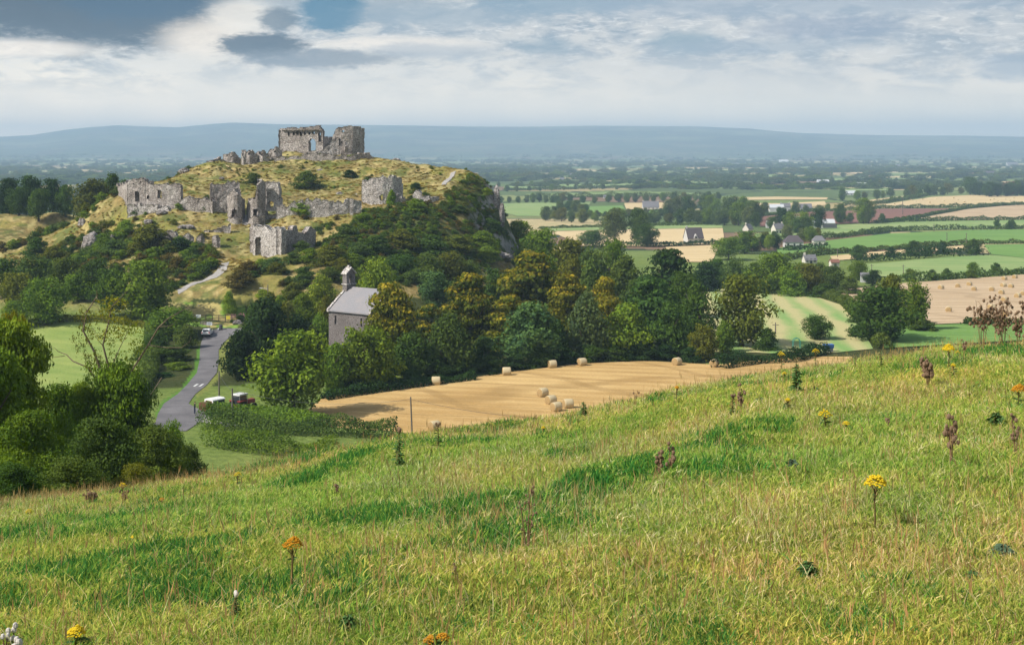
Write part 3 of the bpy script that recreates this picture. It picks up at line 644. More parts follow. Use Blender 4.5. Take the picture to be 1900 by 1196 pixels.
# ---- trees round the green field at the left
G = 'trees behind the rough pasture at the left'
for a in [
 (265,480,303,130,'round','mid','largest leafy tree behind the rough pasture'), (203,498,304,72,'round','dark','dark tree left of the largest one'), (145,508,318,74,'round','mid','light green round tree in the middle of the row'),
 (85,512,300,92,'round','mid','broad green tree in the left of the row'), (28,556,298,62,'round','mid','tree behind the yellow topped near tree'), (182,478,320,70,'round','dark','dark tree peeping over the row'),
 (125,478,322,80,'round','dim','dull tree on the slope above the row'), (60,472,328,90,'round','dim','wide dull tree high in the left scrub'), (10,478,330,80,'round','dark','dark tree at the left picture edge'),
 (30,505,316,80,'round','olive','olive tree at the left picture edge'), (100,455,362,60,'dome','olive','olive tree under the left cliff'), (318,568,288,104,'round','mid','bushy tree beside the white car'), (345,600,276,56,'egg','dim','dull tree right of the bushy one by the white car'), (290,610,268,66,'egg','dark','dark tree between rough pasture and road'), (330,668,248,60,'dome','mid','green bushy tree on the inside of the road bend'), (268,640,258,60,'dome','dim','dull hedge tree at the corner of the rough pasture'),
 (320,640,258,85,'dome','dark','hedge tree on the bend of the road'), (300,690,240,60,'dome','deep','lowest dark hedge tree by the road'), (150,468,358,50,'dome','mid','green tree at the foot of the pale cliff'), (70,440,378,60,'dome','dark','dark tree below the dry hill pasture'),
]: tree(*a, group=G)
G = 'dark trees on the far left hill'
for a in [(12,330,482,62,'round','deep','dark tree at the left edge of the hill wood'), (55,326,486,64,'round','deep','second tree from the left in the hill wood'), (98,331,478,56,'round','deep','third tree from the left in the hill wood'), (35,345,472,50,'round','dark','shorter tree in front of the hill wood'),
          (122,342,470,40,'round','dark','rightmost tree of the hill wood'), (72,350,466,44,'round','dark','round low tree in front of the hill wood'), (175,324,428,92,'dome',(.075,.085,.024),'large brownish domed tree left of the castle rock'), (208,319,440,60,'dome','dark','dark tree touching the castle rock at the left')]: tree(*a, group=G)
# ---- dark bushes along the wood edge
for k, px in enumerate(range(625, 1330, 47)):
    ye = np.interp(px, [600,700,810,940,1080,1200,1330], [737,721,708,691,674,669,676]); d = hit(px, ye)[1] + 2.2
    shrub(px, ye - R.uniform(22, 40), d, R.uniform(55, 75), R.choice(['deep','deep','dark']), f'{ORD[k]} dark bush from the left along the upper edge of the stubble field', group='dark bushes along the wood edge')
# ---- near trees on the left, just over the brow
G = 'near trees at the left'
tree(5,560,86,215,'near','bright','tall near tree cut by the left picture edge', group=G, tsc=.7); tree(28,545,92,80,'near','yellow','yellow topped sapling above the near left tree', group=G, tsc=.6)
tree(-55,590,78,260,'near','mid','near tree mostly beyond the left picture edge', group=G, tsc=.7)
for a in [(60,745,66,200,'mid','dark near thicket at the far left over the brow'), (185,760,72,190,'dim','dark near thicket under the ivy clad dead tree'), (285,775,78,170,'dim','near thicket right of the ivy clad dead tree'), (345,812,84,100,'dim','rightmost small bush of the near thicket'),
          (130,835,60,160,'dim','olive near bush low in front of the thicket'), (20,850,56,150,'dark','dark near bush at the lower left edge'), (110,690,92,150,'mid','tall dark bush between near left tree and dead tree'), (320,765,118,90,'mid','leafy bush near the road junction'), (250,850,68,110,'olive','olive near bush nearest the dry grass'), (30,690,88,170,'mid','dark bush below the near left tree'), (120,610+140,80,90,'mid','green bush between the near trees')]:
    shrub(*a, var='nearbush', group='near bushes at the left')
shrub(370,880,74,50,'mid','single fern like bush at the end of the near thicket', var='nearbush', group='near bushes at the left')
D = 95; x, y, z = at(212, D)
dead = thing('dead_tree', (x, y, z), 0, 'ivy clad dying tree with bare forked branches beside the pasture', 'tree')
def PX(px, py, d=D, o=(0, 0, 0)): q = ray(px, py, d); return (q[0] - x, q[1] - y + o[1], q[2] - z)
tb = MB(); tb.tube([PX(205, YH + (CAMZ - z) / D * F + 20), PX(208, 900), PX(212, 800), PX(215, 735)], [.55, .45, .36, .26], 8); tb.build('trunk', M['deadwood'], dead, True)
for k, (pts, r0) in enumerate([
 ([(215,745),(190,692),(170,652),(157,612),(160,578),(178,550),(188,536)], .17), ([(157,612),(152,588),(170,566),(178,553)], .07), ([(225,745),(206,692),(190,640),(204,602),(214,566),(226,548)], .15), ([(204,602),(190,590),(182,570),(172,560)], .05),
 ([(216,750),(246,684),(274,640),(297,606),(318,588),(346,571)], .15), ([(274,640),(308,645),(338,644),(352,634),(358,622)], .06), ([(297,606),(318,604),(330,592)], .035), ([(185,715),(162,682),(136,669),(120,660),(102,654),(97,646)], .11), ([(120,660),(98,662),(84,656)], .04), ([(198,700),(222,648),(240,612),(244,600)], .06), ([(300,700),(278,735),(262,752)], .05),
 ([(190,640),(176,626),(168,600)], .04), ([(226,548),(236,540),(240,528)], .03), ([(178,550),(186,560),(200,548)], .03)]):
    b = MB(); b.tube([PX(p[0], p[1], D, (0, R.uniform(-.5, .5) * i * .5, 0)) for i, p in enumerate(pts)], [.62 * r0 * (1 - .8 * i / (len(pts) - 1)) for i in range(len(pts))], 6); b.build('branch', M['deadwood'], dead, True)
for (px, top, bot, w, v, c) in ((208,655,1010,150,'ivy','mid'), (232,690,930,110,'ivy','dark'), (168,735,1000,120,'ivy','mid'), (255,770,960,100,'ivy','dim'), (150,700,900,70,'ivy','bright'), (205,540,640,110,'sparse','yellow'), (232,590,720,100,'sparse','lime'), (165,560,690,70,'sparse','olive')):
    a = PX(px, bot); b_ = PX(px, top); o = link(bpy.data.objects.new('ivy' if v == 'ivy' else 'leaf_spray', VAR[v][0]), dead); o.location = (a[0], 0, a[2]); o.scale = (w * D / F, w * D / F, b_[2] - a[2]); colour(o, c); o.rotation_euler = (0, 0, px)
# ---- hedges
def hedge(pts, h, wd, col, label, dens=26, size=.2, name='hedge', vary=.35, cat='hedge'):
    P = []
    for p in pts: P.append(np.array(at(p[0], p[2])) if len(p) == 3 else np.array(hit(p[0], p[1])))
    seg = [np.linalg.norm(P[i + 1][:2] - P[i][:2]) for i in range(len(P) - 1)]; L = sum(seg); n = int(min(24000, max(200, L * dens)))
    g = np.random.default_rng(len(C.objects)); s = np.sort(g.uniform(0, L, n)); cum = np.concatenate([[0], np.cumsum(seg)])
    X = np.interp(s, cum, [p[0] for p in P]); Y = np.interp(s, cum, [p[1] for p in P])
    dx = np.gradient(np.interp(np.clip(s + 1, 0, L), cum, [p[0] for p in P])); T = np.stack([np.interp(np.clip(s + 2, 0, L), cum, [p[0] for p in P]) - np.interp(np.clip(s - 2, 0, L), cum, [p[0] for p in P]), np.interp(np.clip(s + 2, 0, L), cum, [p[1] for p in P]) - np.interp(np.clip(s - 2, 0, L), cum, [p[1] for p in P])], 1)
    T /= np.linalg.norm(T, axis=1, keepdims=True) + 1e-9
    sd = len(label); hh = h * (1 - vary + 2 * vary * vnoise(s / 3.2 / h * 2, s * 0, sd)) * (.9 + .3 * vnoise(s / 14, s * 0, sd + 3)); a = g.uniform(0, np.pi, n); q = np.sqrt(g.uniform(.35, 1.1, n))
    off = np.cos(a) * q * wd / 2; zz = np.sin(a) ** .7 * q * hh
    X = X - T[:, 1] * off; Y = Y + T[:, 0] * off
    Pn = np.stack([X, Y, gz(X, Y) + zz], 1); N = np.stack([-T[:, 1] * np.cos(a), T[:, 0] * np.cos(a), np.sin(a)], 1) + g.normal(size=(n, 3)) * .7
    o0 = P[0]; V, Q = cards(Pn - o0, N, size * g.uniform(.6, 1.4, n), .7, 5)
    t = np.clip(vnoise(s / 2.5, zz, sd + 9) * .5 + g.random(n) * .5, 0, 1)
    o = mobj(name, npmesh(name, V, Q, {'t': ('FLOAT', 'FACE', t.astype(np.float32))}), M['leaf']); o.location = o0; colour(o, col)
    return tag(o, label, cat, 'hedges')
hedge([(378,788),(430,798),(500,803),(570,806),(640,808),(735,812)], 2.3, 3.2, 'dim', 'dark green hedge along the near side of the dirt lane', 330, .13)
hedge([(385,None,186),(460,None,181),(540,None,178),(625,None,176)], 2.6, 3, 'mid', 'loose bramble hedge above the narrow green strip', 330, .13)
hedge([(400,782),(430,775),(470,778),(540,786),(600,795)], 2.4, 5, 'mid', 'leafy bank hedge right of the livestock trailer', 330, .13)
hedge([(600,742),(700,727),(810,712),(880,704)], 1.3, 2.2, 'deep', 'low dark hedge bottom under the wood left of the second edge bale', 160, .17)
hedge([(1330,684),(1400,674),(1470,671),(1530,None,268)], 1.9, 3, 'deep', 'dark hedge closing the stubble field at its right end', 160, .17)
hedge([(284,610),(284,650),(273,700),(240,745)], 2.2, 3.5, 'dim', 'thick hedge between rough pasture and road', 200, .17)
hedge([(40,606),(110,597),(180,596),(285,607)], 1.2, 2.5, 'olive', 'low brambly hedge at the top of the rough pasture', 120, .17)
hedge([(1506,544),(1568,563),(1604,598),(1640,648)], 2.0, 3.5, 'dim', 'bushy hedge down the right side of the striped field', 110, .24)
hedge([(1290,523),(1345,535),(1420,547),(1500,546)], 3.5, 5, 'dark', 'tall hedge along the top of the striped field', 110, .24)
for pts, h, wd, c, lab in [
 ([(1405,449),(1540,443),(1640,431),(1700,427.5),(1800,426),(1960,424.5)], 3.2, 5, 'dim', 'hedge above the brightest green field'), ([(1450,484),(1540,471),(1600,467),(1700,461),(1820,453),(1960,451)], 2.6, 4, 'dim', 'hedge below the brightest green field'),
 ([(1585,487),(1640,483),(1700,479),(1780,476),(1828,474)], 5, 7, 'deep', 'thick dark hedge below the narrow gold strip'), ([(1650,521),(1690,522),(1730,521),(1850,513),(1960,504)], 3, 4.5, 'dark', 'hedge above the bale strewn pale field'),
 ([(1620,415),(1700,411),(1800,409),(1960,407)], 3.4, 5, 'dark', 'hedge under the pale stubble strip at right'), ([(1500,393),(1590,390.5),(1640,387.5),(1795,385),(1960,378)], 3.6, 6, 'dim', 'hedge along the top of the ploughed field'),
 ([(1640,414),(1700,405),(1745,396),(1795,388),(1880,380.5)], 2.6, 4, 'dim', 'slanting hedge between ploughed and pale stubble fields'), ([(1563,382),(1640,377.5),(1700,367),(1725,362)], 4, 6, 'dim', 'hedge between the two far gold fields at right'),
 ([(1235,458),(1290,455),(1340,453)], 2.2, 4, 'deep', 'dark hedge under the white gabled house'), ([(1085,402.5),(1170,401),(1250,399)], 3, 4, 'dim', 'hedge below the small bright green field'), ([(1163,394),(1256,391)], 2.4, 4, 'dim', 'hedge under the white bungalow'),
 ([(935,354),(1135,349.5),(1330,344)], 5, 8, 'dim', 'far hedge under the long pale green strip'), ([(975,368),(1150,366),(1330,365)], 6, 9, 'dim', 'far hedge under the second pale green strip'), ([(1000,425),(1150,421),(1340,417)], 2.4, 4, 'dim', 'hedge at the top of the pale stubble beside the lone trees'),
 ([(1457,466),(1536,461.5)], 2.6, 4, 'deep', 'clipped dark hedge in front of the hipped roof house'), ([(1410,402),(1500,394)], 3, 5, 'dim', 'hedge under the white barns'), ([(1085,459),(1200,458),(1235,458)], 3, 5, 'dark', 'hedge behind the wooded ridge'), ([(1855,603),(1790,604),(1900,602)], 1.6, 3, 'dark', 'low hedge below the bale strewn pale field')]:
    dd = hit(*pts[0])[1]; hedge(pts, h, wd, c, lab, 22, .34 + dd * .00018)
# ================================================================== CASTLE RUINS, ROCKS, CHURCH
def wall_part(name, plan, top, parent, org, openings=(), th=1.5, cell=.33, m='stone', base=None, jag=.5, relief=.16, seed=0, bat=0.0):
    """standing masonry: plan [(px, distance)], top [(px, py)], openings [(px0, py0, px1, py1, arched)]"""
    ppx = np.array([p[0] for p in plan], float); pd = np.array([p[1] for p in plan], float)
    t = np.linspace(0, 1, 400); u = np.interp(t, np.linspace(0, 1, len(plan)), ppx); d = np.interp(t, np.linspace(0, 1, len(plan)), pd)
    x = (u - CX) / F * d; L = np.concatenate([[0], np.cumsum(np.hypot(np.diff(x), np.diff(d)))])
    n = max(2, int(L[-1] / cell)); s = np.linspace(0, L[-1], n + 1)
    u = np.interp(s, L, u); d = np.interp(s, L, d); x = (u - CX) / F * d
    tx = np.gradient(x); ty = np.gradient(d); ln = np.hypot(tx, ty); nx, ny = -ty / ln, tx / ln
    if (ny.mean() < 0): nx, ny = -nx, -ny
    tp = sorted(top); ztop = CAMZ - (np.interp(u, [p[0] for p in tp], [p[1] for p in tp]) - YH) / F * d
    zg = gz(x, d); zb = zg.min() - .8 if base is None else CAMZ - (base - YH) / F * d.mean()
    nz = int((ztop.max() + jag - zb) / cell) + 1
    um = (u[:-1] + u[1:]) / 2; dm = (d[:-1] + d[1:]) / 2; zt = (ztop[:-1] + ztop[1:]) / 2 + (vnoise(np.arange(n) / 2.3, np.zeros(n), seed + 5) - .5) * 2 * jag
    I, J = np.meshgrid(np.arange(n), np.arange(nz), indexing='ij'); zc = zb + (J + .5) * cell
    ok = (zc < zt[:, None])
    pyc = YH + (CAMZ - zc) / dm[:, None] * F; pxc = np.broadcast_to(um[:, None], pyc.shape)
    for o in openings:
        px0, py0, px1, py1 = o[:4]; ins = (pxc > px0) & (pxc < px1) & (pyc > py0) & (pyc < py1)
        if len(o) > 4 and o[4]:
            r = (px1 - px0) / 2; cx, cy = (px0 + px1) / 2, py0 + r
            ins &= (pyc > cy) | ((pxc - cx) ** 2 + (pyc - cy) ** 2 < r * r)
        ok &= ~ins
    GI, GJ = np.meshgrid(np.arange(n + 1), np.arange(nz + 1), indexing='ij'); gi = GI.ravel(); gj = GJ.ravel()
    zz = zb + gj * cell; rel = (fbm(s[gi] / 1.1, zz / 1.1, seed + 11, 3) - .5) * 2 * relief
    js = [(_hash(gi, gj, seed + k) - .5) * cell * .55 for k in range(3)]
    fx = x[gi] - nx[gi] * rel + js[0]; fy = d[gi] - ny[gi] * rel + js[1]; fz = zz + js[2]
    lean = bat * (zz - zb); fx = fx + nx[gi] * lean; fy = fy + ny[gi] * lean
    bx = fx + nx[gi] * th; by = fy + ny[gi] * th
    V = np.concatenate([np.stack([fx, fy, fz], 1), np.stack([bx, by, fz], 1)]) - np.array(org)
    NB = (n + 1) * (nz + 1); vid = lambda i, j: i * (nz + 1) + j
    i, j = np.nonzero(ok); a, b, c, e = vid(i, j), vid(i + 1, j), vid(i + 1, j + 1), vid(i, j + 1)
    Q = [np.stack([a, b, c, e], 1), np.stack([b, a, e, c], 1) + NB]
    pad = np.zeros((n + 2, nz + 2), bool); pad[1:-1, 1:-1] = ok; c_ = pad[1:-1, 1:-1]
    for nb, f in ((pad[:-2, 1:-1], lambda i, j: (vid(i, j + 1), vid(i, j))), (pad[2:, 1:-1], lambda i, j: (vid(i + 1, j), vid(i + 1, j + 1))), (pad[1:-1, 2:], lambda i, j: (vid(i + 1, j + 1), vid(i, j + 1))), (pad[1:-1, :-2], lambda i, j: (vid(i, j), vid(i + 1, j)))):
        i, j = np.nonzero(c_ & ~nb); p, q = f(i, j); Q.append(np.stack([p, q, q + NB, p + NB], 1))
    Q = np.concatenate(Q); used = np.unique(Q); re = np.zeros(len(V), np.int32); re[used] = np.arange(len(used))
    return mobj(name, npmesh(name, V[used], re[Q]), M[m], parent)
def ruin(name, label, cat, px, d): 
    x, y, z = at(px, d); return thing(name, (x, y, z), 0, label, cat), (x, y, z)
def vault(parent, org, px, d, pt, pb, half):
    """dark stone chamber behind a doorway: back, sides and ceiling"""
    x0 = (px - half - CX) / F * d - org[0]; x1 = (px + half - CX) / F * d - org[0]; y0 = d - org[1]; zt = CAMZ - (pt - YH) / F * d - org[2]; zb = CAMZ - (pb - YH) / F * d - org[2] - .5
    b = MB(); b.box(x0 - .3, x0, y0, y0 + 2.6, zb, zt); b.box(x1, x1 + .3, y0, y0 + 2.6, zb, zt); b.box(x0, x1, y0 + 2.3, y0 + 2.6, zb, zt); b.box(x0 - .3, x1 + .3, y0, y0 + 2.6, zt + .002, zt + .3); b.build('chamber', M['stone'], parent)
# keep on the summit
k, o = ruin('ruined_keep', 'roofless ruined keep of two stone blocks on the summit of the rock', 'castle ruin', 597, 449)
wall_part('hall_wall', [(523,450),(560,447.5),(599,446)], [(523,241),(526,238.6),(545,238),(558,237),(570,236.5),(585,234.5),(592,234),(596,238),(599,243)], k, o, [(572,257.5,585,280,1),(579.5,258,583,270,1)] + [(535+q*7.5+R.uniform(-2,2),244.5+R.uniform(-1,1),538+q*7.5+R.uniform(-1,3),249.5+R.uniform(-1,3)) for q in range(7)] + [(591,247,595.5,263)], 1.8, .30, seed=1, jag=.35)
wall_part('side_wall', [(523.5,450.5),(530,456),(537,462)], [(523,240),(537,243)], k, o, (), 1.2, .4, seed=2)
wall_part('rear_wall', [(537,463),(560,461),(575,460.5)], [(537,243),(550,250),(566,262),(575,266)], k, o, (), 1.2, .4, seed=12)
c = MB(); pts = [ray(u, 241.5 - .6 * math.sin(u), dd) for u, dd in ((522.5,449.4),(540,448.2),(560,446.9),(580,446.1),(592,445.6))]
for a, b in zip(pts[:-1], pts[1:]): c.add([(a[0]-o[0],a[1]-.25-o[1],a[2]-o[2]),(b[0]-o[0],b[1]-.25-o[1],b[2]-o[2]),(b[0]-o[0],b[1]+.3-o[1],b[2]-o[2]),(a[0]-o[0],a[1]+.3-o[1],a[2]-o[2]),(a[0]-o[0],a[1]-.3-o[1],a[2]+.38-o[2]),(b[0]-o[0],b[1]-.3-o[1],b[2]+.38-o[2]),(b[0]-o[0],b[1]+.3-o[1],b[2]+.38-o[2]),(a[0]-o[0],a[1]+.3-o[1],a[2]+.38-o[2])], [(0,3,2,1),(4,5,6,7),(0,1,5,4),(1,2,6,5),(2,3,7,6),(3,0,4,7)])
c.build('string_course', M['stone'], k)
wall_part('broken_wall', [(599,446.5),(608,448),(617,449)], [(599,251),(603,254),(607,253),(612,254),(616,255)], k, o, (), 2.0, .35, seed=3, jag=.4)
wall_part('rubble_ramp', [(586,444.5),(605,445),(628,445.5)], [(586,279),(596,277),(606,272),(614,262),(618,258),(624,256)], k, o, (), 2.2, .35, seed=4, jag=.5, m='palestone')
wall_part('tower', [(616,446.5),(628,445.6),(640,445.4),(655,445.8),(666,447.5),(671.5,451)], [(616,256),(620,247),(622.5,238.5),(628,235.4),(640,234.8),(650,233.4),(660,234.6),(668,235),(671,239)], k, o, [(626.5,256,631.5,269.5,1),(631,261,635,270),(640.5,271.5,646,279.5),(633.5,241,638.5,245.5)], 1.6, .30, seed=5, jag=.3)
wall_part('tower_rear_wall', [(630,459),(650,460),(671,456)], [(630,262),(637,250),(645,240),(671,238)], k, o, (), 1.2, .4, seed=15)
wall_part('plinth_wall', [(509,441),(540,441),(580,439.6),(620,439),(660,440),(692,443)], [(509,294.5),(524,291),(545,289.5),(566,287),(580,284.5),(600,286),(625,288),(650,287),(672,285),(684,282.5),(692,289)], k, o, (), 1.5, .36, seed=6, jag=.5)
for px, d, w, top, s in ((398,437,30,294,20),(430,438,34,285,21),(463,440,30,278,22),(487,441,26,281,23),(511,443,26,275.5,24)):
    r, o = ruin('rubble_wall', {398:'low leftmost heap of dark rubble wall below the summit',430:'jagged dark rubble wall left of the pale buttress',463:'tallest spiky rubble wall piece right of the pale buttress',487:'lower rubble wall piece with grass before it',511:'rubble wall piece touching the left of the keep'}[px], 'castle ruin', px, d)
    wall_part('wall', [(px - w / 2, d + .6), (px, d - 1), (px + w / 2, d + .4)], [(px - w / 2, top + 6), (px - w / 4, top + 1), (px - 2, top + 2.5), (px + w / 5, top - 1), (px + w / 2, top + 4)], r, o, [(px - 3, top + 4, px + 1, top + 8)], 1.6, .36, seed=s, jag=.9, relief=.35)
r, o = ruin('stone_buttress', 'pale leaning stone buttress among the dark rubble below the keep', 'castle ruin', 452, 438)
wall_part('wall', [(447.5,436.6),(452,436),(457,436.6)], [(447.5,283),(450,290),(453,292),(455,285),(457,281.5)], r, o, (), 1.2, .3, m='palestone', seed=27)
# lower ward: tower house, curtain walls, gate towers
r, o = ruin('tower_house', 'ruined stone house end with slit and square windows at the left of the curtain', 'castle ruin', 285, 380)
wall_part('front_wall', [(236,381),(252,380),(269,379.2)], [(236,337),(240,335),(248,333.5),(256,331.5),(266,330.5),(269,332)], r, o, [(250,354,257,373.5,1),(246,340,248.5,343),(259,336,261.5,339)], 1.6, .3, seed=31, jag=.3)
wall_part('side_wall', [(269,379),(285,378),(303,377),(320,376.5),(335,376)], [(269,333),(272,334),(276,340),(285,342.8),(300,341.5),(320,341.5),(331,341.6),(335,345)], r, o, [(291.5,352,299.5,367.5),(272.5,361.5,275.5,369)], 1.5, .3, seed=32, jag=.3)
wall_part('return_wall', [(236,381.5),(228,388),(213,398)], [(236,336),(222,342),(213,345)], r, o, (), 1.5, .36, seed=33)
wall_part('rear_wall', [(240,394),(262,393),(282,392)], [(240,336),(262,331),(282,334)], r, o, [(252,352,256,362)], 1.2, .4, seed=36)
wall_part('rubble_foot', [(236,378),(255,377.3),(275,376.6),(300,375.6),(320,375)], [(236,381),(250,380),(270,381),(290,383),(310,386),(320,390)], r, o, (), 1.2, .33, m='palestone', seed=34, jag=.7, relief=.35)
r, o = ruin('curtain_wall', 'low stretch of curtain wall between tower house and gate tower', 'castle ruin', 365, 375)
wall_part('wall', [(333,376),(350,375.6),(370,375),(394,374)], [(333,368),(345,367),(358,366),(370,368),(380,366.5),(391,368),(394,372)], r, o, (), 1.6, .32, seed=41, jag=.45)
r, o = ruin('gate_tower', 'left gate tower, round drum with dark arched doorway and tall rear wall', 'castle ruin', 430, 373)
wall_part('rear_wall', [(390,375),(405,375.6),(424,376),(440,376.4),(447,376.6)], [(390,345),(392,340),(400,339.3),(412,339.5),(424,337.4),(436,336.5),(443,338),(446.5,347),(447,360)], r, o, (), 1.8, .32, seed=42, jag=.35)
wall_part('drum', [(422,374.5),(426,371.8),(433,370.4),(441,370.2),(449,371.4),(454.5,375)], [(422,362),(430,357),(433,352),(440,360),(447,366),(452,369),(454.5,372)], r, o, [(430,387.5,439.5,404.5,1)], 1.5, .3, seed=43, jag=.35)
wall_part('rubble_foot', [(417,372.4),(430,369.6),(440,369.2),(450,370)], [(417,410),(424,404.5),(431,405),(441,405),(450,407)], r, o, (), 1.0, .33, seed=44, jag=.4)
vault(r, o, 434.7, 372, 386.5, 406, 5.6)
r, o = ruin('gate_tower', 'right gate tower, split tall and jagged with arched doorway and ivy hole', 'castle ruin', 485, 373)
wall_part('drum', [(458,375.5),(461,372.6),(468,371),(477,370.4),(486,371),(493,373.2)], [(458,385),(461,370),(468,368.5),(474,367),(476,350),(477.5,343),(483,338),(487,335.4),(492,337),(493,340)], r, o, [(469,387,478.5,400.5,1)], 1.5, .3, seed=45, jag=.4)
wall_part('rear_wall', [(491,374.4),(505,374),(520,373.4)], [(491,338),(496,336),(508,335.5),(515,337),(517.5,352),(518.5,372),(520,376)], r, o, [(497.5,373,508,384,1),(494,391,512,399)], 1.6, .3, m='palestone', seed=46, jag=.4)
wall_part('rubble_foot', [(455,372.6),(468,369.6),(480,369.4),(492,370.4)], [(455,414),(462,405),(475,402),(486,402),(492,405)], r, o, (), 1.0, .33, seed=47, jag=.5)
vault(r, o, 474, 372.3, 386, 402.5, 5.6)
r, o = ruin('curtain_wall', 'long uneven middle curtain wall right of the gate towers', 'castle ruin', 580, 372)
wall_part('wall', [(512,371.6),(540,371.4),(575,371),(610,371),(640,371.6),(671,373)], [(512,386),(525,381.5),(542,378.5),(560,374.5),(575,372.5),(586,368),(596,371),(604,372),(612,369.5),(622,374),(634,374.5),(648,369.6),(655,369),(671,371)], r, o, (), 1.5, .32, m='palestone', seed=48, jag=.6)
wall_part('pale_pier', [(648.5,370.2),(652,370),(655.5,370.2)], [(648,369.5),(655,369.5)], r, o, (), 1.0, .3, m='palestone', seed=49, jag=.1)
r, o = ruin('wall_fragment', 'tall pale wall fragment with ivy at the right of the lower ward', 'castle ruin', 708, 386)
wall_part('wall', [(671,386.001),(690,385),(710,384.5),(730,385),(748,387.5)], [(671,338),(674,335.5),(683,333),(692,328.5),(703,326.8),(712,327.5),(717,330),(721,326),(731,324.6),(741,328),(746,334),(748,346)], r, o, [(704,360,711,370,1)], 1.6, .32, m='palestone', seed=51, jag=.5)
wall_part('broken_foot', [(734,385),(745,384.5),(752,385.5)], [(734,360),(744,362),(752,368)], r, o, (), 1.4, .33, m='palestone', seed=52)
r, o = ruin('wall_fragment', 'low broken pale wall end beside the round dark bush', 'castle ruin', 790, 387)
wall_part('wall', [(765,387),(780,386),(800,386),(815,388)], [(765,362),(768,354),(772,350.6),(777,351.5),(783,360),(788,364),(798,366.5),(806,364),(813,363.5),(815,368)], r, o, (), 1.6, .32, m='palestone', seed=53, jag=.4)
r, o = ruin('barbican', 'square roofless barbican gatehouse with tall doorway lowest on the rock', 'castle ruin', 525, 344)
wall_part('front_wall', [(469,347.5),(490,344.6),(522,340.8)], [(469,418),(480,418.6),(490,419),(500,425),(503.5,427),(507,421),(514,421.5),(522,423.4)], r, o, [(473,439,484,474,1)], 1.5, .3, m='palestone', seed=61, jag=.25)  # paler stone on this face only: its sunlit tone put into the colour
wall_part('side_wall', [(522,341),(545,345.6),(566,350),(586.5,354)], [(522,423.4),(533,427),(540,426),(546,419.5),(551,416.7),(553,430.5),(563,431.5),(569,429),(573,423.5),(579,422.4),(585,424),(586.5,428)], r, o, (), 1.5, .3, seed=62, jag=.3)
wall_part('rear_wall', [(470,348.5),(492,352),(525,356)], [(470,419),(500,424),(525,426)], r, o, (), 1.2, .4, seed=63)
vault(r, o, 479, 348, 437, 475, 6)
r, o = ruin('outer_wall', 'long crumbling outer wall left of the barbican', 'castle ruin', 300, 352)
wall_part('wall', [(261,354),(280,352.6),(300,351.4),(333,350.4)], [(261,420.5),(266,421),(271,428),(280,426.5),(288,425.5),(296,428),(303,432.5),(308,431),(313,429),(320,431.5),(326,434.5),(333,439)], r, o, (), 1.2, .3, seed=64, jag=.4)
for px, w, top, lab, s in ((350,20,433,'rounded stump of outer wall right of the crumbling stretch',65),(372,15,434.5,'square stump of outer wall in the grass',66),(401,15,436,'smallest leaning stump of outer wall',67)):
    r, o = ruin('outer_wall', lab, 'castle ruin', px, 350)
    wall_part('wall', [(px - w / 2, 350.6), (px, 350), (px + w / 2, 350.4)], [(px - w / 2, top + 7), (px - w / 3, top + 1), (px, top), (px + w / 3, top + 2), (px + w / 2, top + 6)], r, o, (), 1.1, .3, seed=s, jag=.3)
r, o = ruin('rubble_wall', 'bank of tumbled rubble below the left gate tower', 'castle ruin', 404, 360)
wall_part('wall', [(378,361),(400,360),(428,360.6)], [(378,431),(390,426),(402,423),(415,420),(428,418.5)], r, o, (), 1.6, .36, seed=68, jag=.6, relief=.4)
# rocks
def rock(px, py, d, w, h, label, m='rock', name='rock', dp=1.0, seed=0, sink=.25):
    x, y, z = at(px, d); z = CAMZ - (py - YH) / F * d
    bm = bmesh.new(); bmesh.ops.create_icosphere(bm, subdivisions=4, radius=1); sx, sz = w * d / F / 2, h * d / F / 2
    for v in bm.verts:
        p = v.co * 1.0; n = fbm(np.array([p.x * 1.7 + seed]), np.array([p.y * 1.7 + p.z * 1.3 + seed]), 3, 4)[0] - .5; q = fbm(np.array([p.x * 5 + p.z * 3]), np.array([p.z * 4 - p.y * 3 + seed]), 8, 3)[0] - .5
        st = 1 + n * .9 + q * .35; v.co = (p.x * sx * st, p.y * sx * dp * st, p.z * sz * (1 + n * .5 + q * .5))
    me = bpy.data.meshes.new(name); bm.to_mesh(me); bm.free(); o = mobj(name, me, M[m]); o.location = (x, y, z); return tag(o, label, 'rock', 'bare rocks of the castle hill')
for i, a in enumerate([
 (152,428,388,17,44,'upright pale rock face at the far left of the castle hill'),(170,458,376,36,56,'broad pale cliff at the lower left of the castle hill'),(208,446,366,9,22,'small pale slab between two left bushes'),
 (342,318,430,20,12,'brown rounded boulder on the left skyline'),(352,357,408,17,7,'pale flat slab behind the tower house'),(382,360,402,24,14,'dark hump of rubble behind the low curtain'),(411,332,416,10,8,'small boulder above the left gate tower'),
 (922,376,409,13,62,'bare upright cliff edge at the right of the rock'),(932,400,405,10,50,'lower shaft of the right cliff edge'),(931,478,386,38,20,'pale rock face at the foot of the right cliff'),
 (630,362,398,14,12,'pale boulder behind the middle curtain'),(660,365,396,14,10,'brown boulder behind the middle curtain'),(552,323,428,22,10,'dark outcrop on the slope under the keep'),(595,318,430,20,9,'pale outcrop on the slope under the keep'),
 (488,322,430,16,7,'low outcrop under the rubble walls'),(690,310,440,16,7,'small outcrop right below the keep tower'),(735,297,446,14,7,'stony knob on the right skyline'),(545,410,369,10,7,'loose boulder above the barbican'),(300,395,374,22,10,'tumbled stones under the tower house'),(345,421,364,30,9,'stones above the outer wall'),(275,412,364,16,10,'stones above the left of the outer wall')]): rock(*a, seed=i * 7.3)
